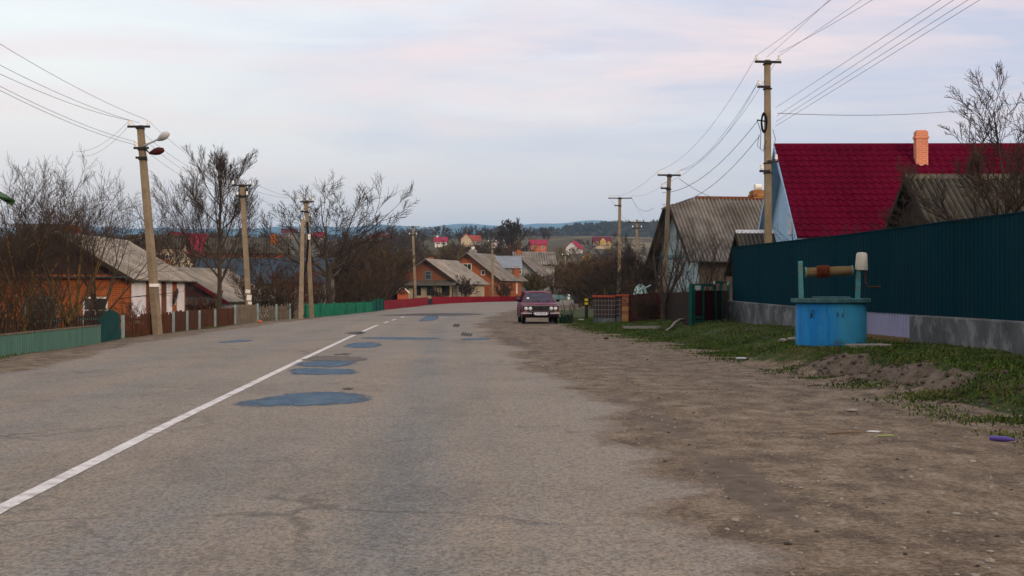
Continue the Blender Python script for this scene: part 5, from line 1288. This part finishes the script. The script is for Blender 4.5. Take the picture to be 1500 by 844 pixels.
# ------------------------------------------------------------------ trees
def grow(seed, H, style, thick=1.0, dens=1.0, twig_r=.006):
    """bare branching tree: returns (trunk MB, crown MB)"""
    q = random.Random(seed); T, C = MB(), MB()
    ST = {
        'orchard': dict(trunk=.26, nl=5, ang=(42, 70), ratio=(.62, .85), ch=(6, 6, 6), cang=(30, 65), up=.12, wob=.30, r0=.026, lratio=.50),
        'upright': dict(trunk=.22, nl=6, ang=(14, 38), ratio=(.7, 1.0), ch=(7, 6, 6), cang=(20, 48), up=.22, wob=.16, r0=.022, lratio=.40),
        'tall': dict(trunk=.92, nl=16, ang=(28, 60), ratio=(.36, .52), ch=(6, 6, 6), cang=(18, 42), up=.17, wob=.15, r0=.014, lratio=.56),
        'spread': dict(trunk=.36, nl=8, ang=(30, 86), ratio=(.50, .76), ch=(6, 6, 6), cang=(28, 68), up=.08, wob=.36, r0=.030, lratio=.46),
        'vase': dict(trunk=.12, nl=8, ang=(8, 50), ratio=(.75, 1.0), ch=(7, 6, 6), cang=(20, 50), up=.13, wob=.24, r0=.016, lratio=.50),
        'round': dict(trunk=.36, nl=9, ang=(12, 78), ratio=(.62, .80), ch=(6, 6, 6), cang=(22, 55), up=.10, wob=.28, r0=.019, lratio=.54),
        'apple': dict(trunk=.50, nl=11, ang=(20, 86), ratio=(.60, .84), ch=(7, 6, 6), cang=(22, 54), up=.13, wob=.28, r0=.018, lratio=.50),
        'shrub': dict(trunk=.0, nl=11, ang=(6, 48), ratio=(.75, 1.05), ch=(7, 6, 4), cang=(22, 55), up=.10, wob=.2, r0=.014, lratio=.42),
    }[style]
    def perp(d):
        a = Vector((q.uniform(-1, 1), q.uniform(-1, 1), q.uniform(-1, 1))); a -= d * a.dot(d)
        return a.normalized() if a.length > 1e-3 else perp(d)
    def branch(p, d, L, r, lev, rend):
        n = {0: 7, 1: 7, 2: 5, 3: 4, 4: 3}[min(lev, 4)]
        P, Rr = [p.copy()], [r]
        d = d.copy()
        for k in range(n):
            d = (d + perp(d) * q.uniform(0, ST['wob']) * (.35, .9, .7, .5, .4)[min(lev, 4)] + Vector((0, 0, ST['up'] * (.6 if lev else 0)))).normalized()
            p = p + d * (L / n); P.append(p.copy()); Rr.append(r + (rend - r) * (k + 1) / n)
        (T if lev <= 1 else C).tube(P, Rr, {0: 9, 1: 6, 2: 4, 3: 3, 4: 3}[min(lev, 4)], cap=lev == 0)
        return P, Rr
    def pick(P, Rr, t):
        x = t * (len(P) - 1); i = min(int(x), len(P) - 2); f = x - i
        return P[i].lerp(P[i + 1], f), Rr[i] + (Rr[i + 1] - Rr[i]) * f, (P[i + 1] - P[i]).normalized()
    def kids(P, Rr, L, lev):
        if lev > 3: return
        nch = max(2, round(ST['ch'][lev - 1] * dens * q.uniform(.75, 1.25)))
        for k in range(nch):
            t = .22 + .78 * (k + q.random()) / nch
            pt, rr_, dd = pick(P, Rr, min(t, .99))
            a = math.radians(q.uniform(*ST['cang']))
            nd = (dd * math.cos(a) + perp(dd) * math.sin(a)).normalized()
            if nd.z < -.25: nd.z *= -.4; nd.normalize()
            l2 = L * ST['lratio'] * q.uniform(.7, 1.2) * (1.15 - .5 * t)
            r2 = max(rr_ * q.uniform(.45, .65), twig_r)
            P2, R2 = branch(pt, nd, l2, r2, lev + 1, max(r2 * .35, twig_r * .55))
            kids(P2, R2, l2, lev + 1)
    r0 = ST['r0'] * H * thick; base = Vector((0, 0, -.25))
    if style == 'shrub':
        starts = [(Vector((q.uniform(-.12, .12) * H * .4, q.uniform(-.12, .12) * H * .4, -.2)), None, r0) for _ in range(ST['nl'])]
    else:
        P, Rr = branch(base, Vector((q.uniform(-.06, .06), q.uniform(-.06, .06), 1)).normalized(), H * ST['trunk'] + .25, r0 * 1.15, 0, r0 * (.25 if style == 'tall' else .8))
        starts = []
        for k in range(ST['nl']):
            t = (.28 + .7 * k / ST['nl']) if style == 'tall' else q.uniform(.72, 1.0)
            pt, rr_, dd = pick(P, Rr, min(t, .995)); starts.append((pt, dd, rr_ * (.55 if style == 'tall' else q.uniform(.45, .75))))
    for k, (pt, dd, rr_) in enumerate(starts):
        a = math.radians(q.uniform(*ST['ang'])); az = 2.4 * k + q.uniform(-.5, .5)
        nd = Vector((math.cos(az) * math.sin(a), math.sin(az) * math.sin(a), math.cos(a)))
        top = H - max(pt.z, 0); L = H * q.uniform(*ST['ratio']) * (1 - ST['trunk'] * (.55 if style != 'tall' else .2))
        if style == 'tall': L = H * q.uniform(*ST['ratio']) * (1.15 - .75 * k / ST['nl'])
        P2, R2 = branch(pt, nd, L, max(rr_, twig_r * 2), 1, twig_r * 1.3)
        kids(P2, R2, L, 1)
    zmax = max(v[2] for v in C.v); s = H / zmax
    for mb in (T, C): mb.v = [(x * s, y * s, z * s if z > 0 else z) for x, y, z in mb.v]
    return T, C
def tree(name, label, px, D, py_top, style, seed, thick=1., dens=1., twig_r=.006, tw='twig', bark='bark', cat='tree', group=None, lean=0):
    f = foot(px, D, -.03); H = CAMH + (YH - py_top) * D / F - f.z
    T, C = grow(seed, H, style, thick, dens, twig_r)
    t = thing(name, label, cat, f, 0, group)
    if lean: t.rotation_euler = (0, math.radians(lean), 0)
    T.build('trunk', M[bark], t, smooth=70, recalc=False); C.build('crown', M[tw], t, recalc=False)
    return t
# far right
tree('bare_tree', 'bare apple tree with upright shoots before the wine red roof at the right edge', 1476, 35, 84, 'apple', 5, 1.15, 1.25, .009)
tree('shrub', 'small bare shrub just above the teal fence below the pale blue gable', 1160, 50, 305, 'shrub', 21, .8, .6, .005, cat='shrub')
tree('shrub', 'thorny dark shrub over the teal fence in front of the wine red roof', 1240, 44, 322, 'shrub', 22, .8, .8, .005, cat='shrub')
tree('shrub', 'tangled shrub touching the left edge of the slate roofed shed', 1290, 39.5, 322, 'shrub', 23, .8, .8, .005, cat='shrub')
# right middle
tree('bare_tree', 'dark thick trunked bare tree leaning over the low fence beside the crossarm pole', 973, 50.5, 322, 'upright', 31, 1.5, .75, .006, lean=5)
tree('bare_tree', 'bare fruit tree with forked stems in front of the slate roof', 1040, 58, 318, 'vase', 32, .8, .6, .006)
tree('bare_tree', 'crooked bare tree in front of the ochre house wall left of the teal fence', 1008, 61, 330, 'vase', 33, .9, .6, .006)
tree('bare_tree', 'slanting dark orchard tree above the block fence', 911, 78, 345, 'round', 34, .9, 1, .009, lean=-6)
tree('bare_tree', 'orchard tree with curved double stem left of the grey gable', 936, 74, 340, 'round', 35, .9, 1.1, .009)
tree('bare_tree', 'low spreading orchard tree behind the marker post', 884, 96, 368, 'round', 36, .9, 1.1, .011, 'twig_brown')
tree('shrub', 'low tangled brown shrub against the dark fence by the crossarm pole', 988, 51.8, 412, 'shrub', 38, 1.1, 1.2, .006, 'twig_brown', cat='shrub')
tree('shrub', 'low brown shrub against the dark fence near the block pillar', 945, 54.0, 424, 'shrub', 39, 1.1, 1.2, .006, 'twig_brown', cat='shrub')
tree('sapling', 'thin bare sapling on the grass right of the car', 833, 58, 438, 'upright', 37, .5, .45, .005, cat='sapling')
# left yards
tree('bare_tree', 'tall bare tree with leaning lichened trunk in front of the brick house gable', 103, 46, 206, 'vase', 41, 1, .95, .007, 'twig', 'bark_lichen')
tree('bare_tree', 'bare many branched tree right of the green eaved house', 38, 44, 218, 'vase', 42, .9, .95, .007, 'twig', 'bark_lichen')
tree('bare_tree', 'bare tree leaning over the slate roof of the brick house', 150, 52, 240, 'vase', 43, .9, .9, .007, 'twig', lean=4)
tree('bare_tree', 'bare tree between the two lichened trees, behind the dense shrubs', 72, 54, 226, 'vase', 46, .9, .85, .008, 'twig')
tree('bare_tree', 'thin bare tree rising behind the ridge of the brick house', 128, 75, 262, 'vase', 47, .8, .85, .010, 'twig')
tree('bare_tree', 'bare tree crowding the left picture edge behind the green eave', -14, 50, 225, 'vase', 44, .9, 1.0, .008, 'twig')
tree('bare_tree', 'low bare tree between the brick house roof and lamp pole', 182, 70, 285, 'vase', 45, .7, .75, .009, 'twig')
for px, D, py, sd, lab, tw in ((10, 41, 370, 51, 'dense brown shrub behind the pickets at the left edge', 'twig_brown'), (62, 44, 395, 52, 'low dark shrub in front of the brick house wall', 'twig_brown'),
                          (118, 47.5, 425, 53, 'spreading shrub before the window of the brick house', 'twig'), (146, 48.5, 432, 54, 'bushy dark shrub beside the dark green gate', 'twig'),
                          (-22, 44, 330, 55, 'brown thicket shrub under the green eave', 'twig_brown'), (200, 56, 420, 56, 'thin shrub in front of the white panelled wall', 'twig')):
    tree('shrub', lab, px, D, py, 'shrub', sd, 1, .8, .006, tw, cat='shrub')
tree('bare_tree', 'tall slender bare tree with swept fine crown rising over the white cottage', 320, 72, 212, 'tall', 61, 1.1, 1.15, .009, 'twig')
tree('bare_tree', 'medium bare tree left of the tall slender tree', 250, 86, 276, 'vase', 62, .7, .7, .010, 'twig')
tree('bare_tree', 'bare tree filling in beside the tall slender tree', 296, 80, 266, 'vase', 63, .7, .75, .010, 'twig')
tree('bare_tree', 'bare slanting tree right of the notice pole', 398, 92, 330, 'orchard', 64, .7, 1.0, .011, 'twig')
tree('bare_tree', 'broad dark spreading tree with rounded crown right of the braced pole', 481, 88, 250, 'round', 65, 1.15, 1.15, .013, 'twig')
tree('bare_tree', 'tall lone bare tree on the skyline above the parked car', 748, 300, 318, 'tall', 66, 1.4, 1.0, .045, 'twig')
for px, D, py, sd, lab, tw in ((300, 73, 425, 71, 'round bush of dry reddish leaves by the white cottage', 'twig_red'), (380, 72, 384, 72, 'brown bush behind the notice pole fence', 'twig_brown'), (425, 78, 374, 73, 'reddish shrub between the notice pole and braced pole', 'twig_red'),
                          (412, 71, 415, 74, 'low dark shrub behind the gappy picket fence', 'twig'), (466, 84, 395, 75, 'brown shrub right of the braced pole', 'twig_brown'), (350, 80, 382, 76, 'shrub behind the pale blue gate', 'twig_brown'),
                          (500, 92, 385, 77, 'dense shrub under the spreading tree', 'twig_brown'), (540, 104, 372, 78, 'tall brown thicket bush behind the green picket fence', 'twig_brown'), (640, 158, 418, 80, 'bare shrub behind the long wine red fence near the crossarm pole', 'twig_brown'), (738, 166, 408, 81, 'bare bush against the brick gabled house wall', 'twig_brown'), (682, 160, 402, 79, 'bushy tree in front of the lean-to porch', 'twig_brown')):
    tree('shrub', lab, px, D, py, 'shrub', sd, 1, 1.15, .011 if D < 120 else .02, tw, cat='shrub')
# thickets and hillside trees: shared meshes
PROTO = []
for k, (st, tw, th, dn, r) in enumerate((('shrub', 'twig_brown', 1, 1.1, .022), ('orchard', 'twig_brown', .9, 1.1, .022), ('upright', 'twig', .9, 1.1, .022), ('shrub', 'twig_gold', .9, 1.1, .022), ('round', 'twig', 1, 1.0, .024), ('shrub', 'twig', 1, 1.15, .024))):
    T, C = grow(100 + k, 6.0, st, th, dn, r)
    PROTO.append((T.mesh('trunk', M['bark'], None, False), C.mesh('crown', M[tw], None, False)))
_tq = random.Random(77)
def scatter(n, x0, x1, d0, d1, t0, t1, kinds, label, group, name='bare_tree', parts=True, hmin=2.5, hmax=11, gold=0, avoid=()):
    for _ in range(n):
        px = _tq.uniform(x0, x1); D = _tq.uniform(d0, d1); py = _tq.uniform(t0, t1)
        if any(a < px < b and D < c for a, b, c in avoid): continue
        f = foot(px, D, -.1); H = min(hmax, max(hmin, CAMH + (YH - py) * D / F - f.z)); k = _tq.choice(kinds)
        tm, cm = PROTO[k]; w = _tq.uniform(.85, 1.35)
        t = thing(name, label, 'shrub' if name == 'shrub' else 'tree', f, _tq.uniform(0, 6.28), group); t.scale = (H / 6 * w, H / 6 * w, H / 6)
        for nm, me in (('trunk', tm), ('crown', cm)):
            o = bpy.data.objects.new(nm, me); COL.objects.link(o); o.parent = t
scatter(30, 488, 566, 118, 145, 350, 392, (0, 1, 5, 0, 4), 'bare brown tree in the thicket left of the board gabled house', 'thicket trees left of the bend')
scatter(16, 200, 470, 96, 150, 345, 385, (0, 1, 2, 5), 'bare tree among the left hand back gardens', 'back garden trees on the left', avoid=((190, 312, 999),))
scatter(12, -40, 200, 72, 120, 318, 350, (1, 2, 5), 'bare tree behind the brick house on the left', 'trees behind the brick house')
scatter(56, 590, 775, 205, 330, 350, 376, (0, 3, 1, 5, 2), 'bare tree on the slope behind the brick houses', 'slope trees behind the brick houses')
scatter(14, 655, 700, 330, 400, 352, 362, (5, 2), 'bare dark tree on the slope below the orange roofed house', 'dark slope trees', hmax=12)
scatter(26, 842, 950, 108, 150, 366, 400, (0, 1, 5, 0), 'dark brown bush in the hollow right of the car', 'hollow bushes right of the car', avoid=((850, 872, 0),))
scatter(10, 800, 940, 160, 240, 376, 388, (3, 0, 3), 'yellowish bare willow near the yellow house', 'willows near the yellow house')
scatter(8, 770, 815, 186, 192, 395, 412, (3, 0), 'leafless yellowish shrub in front of the grey houses', 'shrubs before the grey houses', 'shrub')
scatter(30, 560, 830, 440, 620, 341, 352, (2, 1, 5), 'far bare tree in the dark belt behind the distant houses', 'dark tree belt behind the distant houses', hmin=6, hmax=13)
scatter(40, -60, 600, 260, 560, 334, 350, (2, 1, 5, 0), 'distant bare tree in the woodland on the left slope', 'woodland trees on the left slope', hmin=5, hmax=14)
scatter(56, 560, 1080, 340, 760, 346, 364, (0, 3, 5, 1), 'small distant bush on the hillside field', 'bushes on the hillside field', 'shrub', hmin=2.5, hmax=6)

# ------------------------------------------------------------------ grass, stones, litter
def grass():
    q = random.Random(9); m = MB()
    def tuft(x, y, h, n):
        z = GZ(x, y) - .01
        for _ in range(n):
            a = q.uniform(0, 6.28); w = q.uniform(.006, .014); l = q.uniform(.3, .9) * h; hh = h * q.uniform(.6, 1.1)
            px_, py_ = x + q.gauss(0, .13), y + q.gauss(0, .13); s = Vector((-math.sin(a), math.cos(a), 0)) * w; dv = Vector((math.cos(a), math.sin(a), 0)) * l
            p = Vector((px_, py_, z)); mid = p + dv * .35 + Vector((0, 0, hh * .7)); e = p + dv + Vector((0, 0, hh))
            o = len(m.v); m.v += [tuple(p - s), tuple(p + s), tuple(mid + s * .7), tuple(mid - s * .7), tuple(e)]; m.f += [(o, o + 1, o + 2, o + 3), (o + 3, o + 2, o + 4)]
    for _ in range(26000):
        y = 13 + 60 * q.random() ** 1.5; x = float(XG(y)) + q.uniform(-.25, 1) * 4.2 * q.random() ** .7
        if x > fline(y) - .15 and y < 47: continue
        w = mnoise.noise((x * .8, y * .8, 0)) + .5 * mnoise.noise((x * 2.6, y * 2.6, 3))
        if w < -.42 + .40 * (x < XG(y) + .3): continue
        if mound_mask(x, y) > .4 and q.random() < .93: continue
        tuft(x, y, q.uniform(.022, .06) * (2 if q.random() < .05 else 1), 6)
    for _ in range(6500):
        y = q.uniform(20, 95); v = q.uniform(1.5, 3.8); x = float(XL(y)) - v
        if mnoise.noise((x * .9, y * .9, 5)) < -.15: continue
        tuft(x, y, q.uniform(.03, .09), 7)
    return tag(m.build('grass', M['blade'], recalc=False), kind='stuff')
grass()
q = random.Random(41); m = MB()
for _ in range(900):
    y = 12 + 45 * q.random() ** 1.4; x = float(XG(y)) + q.gauss(.6, .9); 
    if x > fline(y) - .2 and y < 47: continue
    z = GZ(x, y) + q.uniform(.006, .03); a = q.uniform(0, 6.28); l, w = q.uniform(.02, .045), q.uniform(.01, .02); d = Vector((math.cos(a) * l, math.sin(a) * l, q.uniform(-.01, .012))); s = Vector((-math.sin(a) * w, math.cos(a) * w, q.uniform(-.006, .006)))
    p = Vector((x, y, z)); m.add([p - d, p + s, p + d, p - s], [(0, 1, 2, 3)])
tag(m.build('dry_leaves', mat('fallen_leaf', (.16, .105, .05), .9, .4, 7, col2=(.07, .035, .02)), recalc=False), kind='stuff')
# leafy clump by the car
q = random.Random(6); m = MB()
for _ in range(130):
    a = q.uniform(0, 6.28); r = q.uniform(0, .28); b = Vector((math.cos(a) * r, math.sin(a) * r * .7, -.02)); o = Vector((math.cos(a), math.sin(a), 0)) * q.uniform(.05, .28); h = q.uniform(.25, .5); s = Vector((-math.sin(a), math.cos(a), 0)) * .022
    m.add([b - s, b + s, b + o * .5 + s + Vector((0, 0, h * .75)), b + o * .5 - s + Vector((0, 0, h * .75)), b + o + Vector((0, 0, h))], [(0, 1, 2, 3), (3, 2, 4)])
tag(m.build('leaf_clump', M['daffodil_leaf'], loc=G(829, 474), recalc=False), 'dark green leafy clump at the gravel edge beside the car', 'plant')
def ico(m, c, r, q, sq=.6):
    vs = [(-.52, 0, .85), (.52, 0, .85), (-.52, 0, -.85), (.52, 0, -.85), (0, .85, .52), (0, .85, -.52), (0, -.85, .52), (0, -.85, -.52), (.85, .52, 0), (-.85, .52, 0), (.85, -.52, 0), (-.85, -.52, 0)]
    fs = [(0, 4, 1), (0, 9, 4), (9, 5, 4), (4, 5, 8), (4, 8, 1), (8, 10, 1), (8, 3, 10), (5, 3, 8), (5, 2, 3), (2, 7, 3), (7, 10, 3), (7, 6, 10), (7, 11, 6), (11, 0, 6), (0, 1, 6), (6, 1, 10), (9, 0, 11), (9, 11, 2), (9, 2, 5), (7, 2, 11)]
    sx, sy, sz = r * q.uniform(.7, 1.4), r * q.uniform(.7, 1.4), r * sq * q.uniform(.7, 1.2); a = q.uniform(0, 6.28); ca, sa = math.cos(a), math.sin(a)
    m.add([(c[0] + x * sx * ca - y * sy * sa, c[1] + x * sx * sa + y * sy * ca, c[2] + z * sz) for x, y, z in vs], fs)
for mt, n, rmax, sd in (('stone', 1500, .017, 1), ('dark_stone', 260, .016, 2)):
    q = random.Random(sd); m = MB()
    for _ in range(n):
        y = 6 + 46 * q.random() ** 1.6; x0, x1 = float(XR(y)) - .25, float(XG(y)) + .15
        x = x0 + (x1 - x0) * (q.random() ** (1 if sd == 1 else 1.8)); r = rmax * q.uniform(.35, 1) * (1.7 if q.random() < .04 else 1)
        ico(m, (x, y, GZ(x, y) + r * .25), r, q)
    tag(m.build('gravel', M[mt], recalc=False), kind='stuff')
q = random.Random(12); m = MB()
for _ in range(420):
    y = q.uniform(17, 25.5); x = float(np.interp(y, [16, 18, 21, 25.5], [6.4, 6.0, 5.75, 5.35])) + q.gauss(-.15, .35); r = q.uniform(.012, .05); ico(m, (x, y, GZ(x, y) + r * .1), r, q, .8)
tag(m.build('soil_clods', mat('clod_soil', (.085, .062, .05), .95, .35, 6), recalc=False), kind='stuff')
def litter(name, label, px, py, size, m, rz=0, cat='litter', bevel=.004):
    p = G(px, py); return tag(MB().box((0, 0, size[2] / 2), size).build(name, M[m], loc=p + Vector((0, 0, .004)), rz=rz, bevel=bevel), label, cat)
p = G(1468, 647); o = MB().lathe([(.012, -.12), (.022, -.115), (.026, .03), (.018, .07), (.011, .09), (.013, .12)], 12, (0, 0, .026), 'x').build('plastic_bottle', M['purple'], loc=p, rz=-.75, smooth=40); tag(o, 'flattened purple plastic bottle on the dirt at the right edge', 'bottle')
def crumple(name, label, px, py, r, mt, seed, sq=.35):
    q = random.Random(seed); m = MB(); ico(m, (0, 0, r * sq * .6), r, q, sq); return tag(m.build(name, M[mt], loc=G(px, py)), label, 'litter')
crumple('paper_scrap', 'crumpled white paper scrap on the dirt below the well', 1086, 527, .10, 'litter', 1)
crumple('paper_scrap', 'white flattened scrap beside the lime wrapper', 1280, 633, .055, 'litter', 2, .2)
litter('wrapper', 'lime green wrapper strip lying on the packed dirt', 1297, 639, (.16, .04, .008), 'lime', .1)
for px, py, l, rz, lab in ((1193, 566, .42, .9, 'pale broken stick on the dirt below the turned soil'), (1240, 636, .42, .25, 'brown stick lying left of the lime wrapper')):
    m = MB().tube([(-l / 2, 0, .012), (0, .02, .02), (l / 2, 0, .014)], [.010, .012, .007], 6); tag(m.build('stick', M['stick'], loc=G(px, py), rz=rz), lab, 'stick')
crumple('stone', 'flat pale stone in the middle of the dirt shoulder', 1248, 603, .11, 'stone', 4, .25)
crumple('stone', 'small dark stone on the shoulder near the grass edge', 888, 497, .07, 'dark_stone', 5, .6)
crumple('stone', 'pale stone on the grass left of the block fence', 851, 470, .14, 'stone', 6, .5)
for px, py, sd in ((1180, 497, 7), (1163, 500, 8), (1148, 502, 9)):
    o = crumple('rubble_stone', 'grey rubble stone in the heap left of the blue well', px, py, .13, 'stone', sd, .6); o['category'] = 'stone'; o['group'] = 'rubble left of the well'
crumple('brick_lump', 'orange brick lump on the verge beside the notice pole', 381, 473, .12, 'far_orange_wall', 10, .7)['category'] = 'stone'
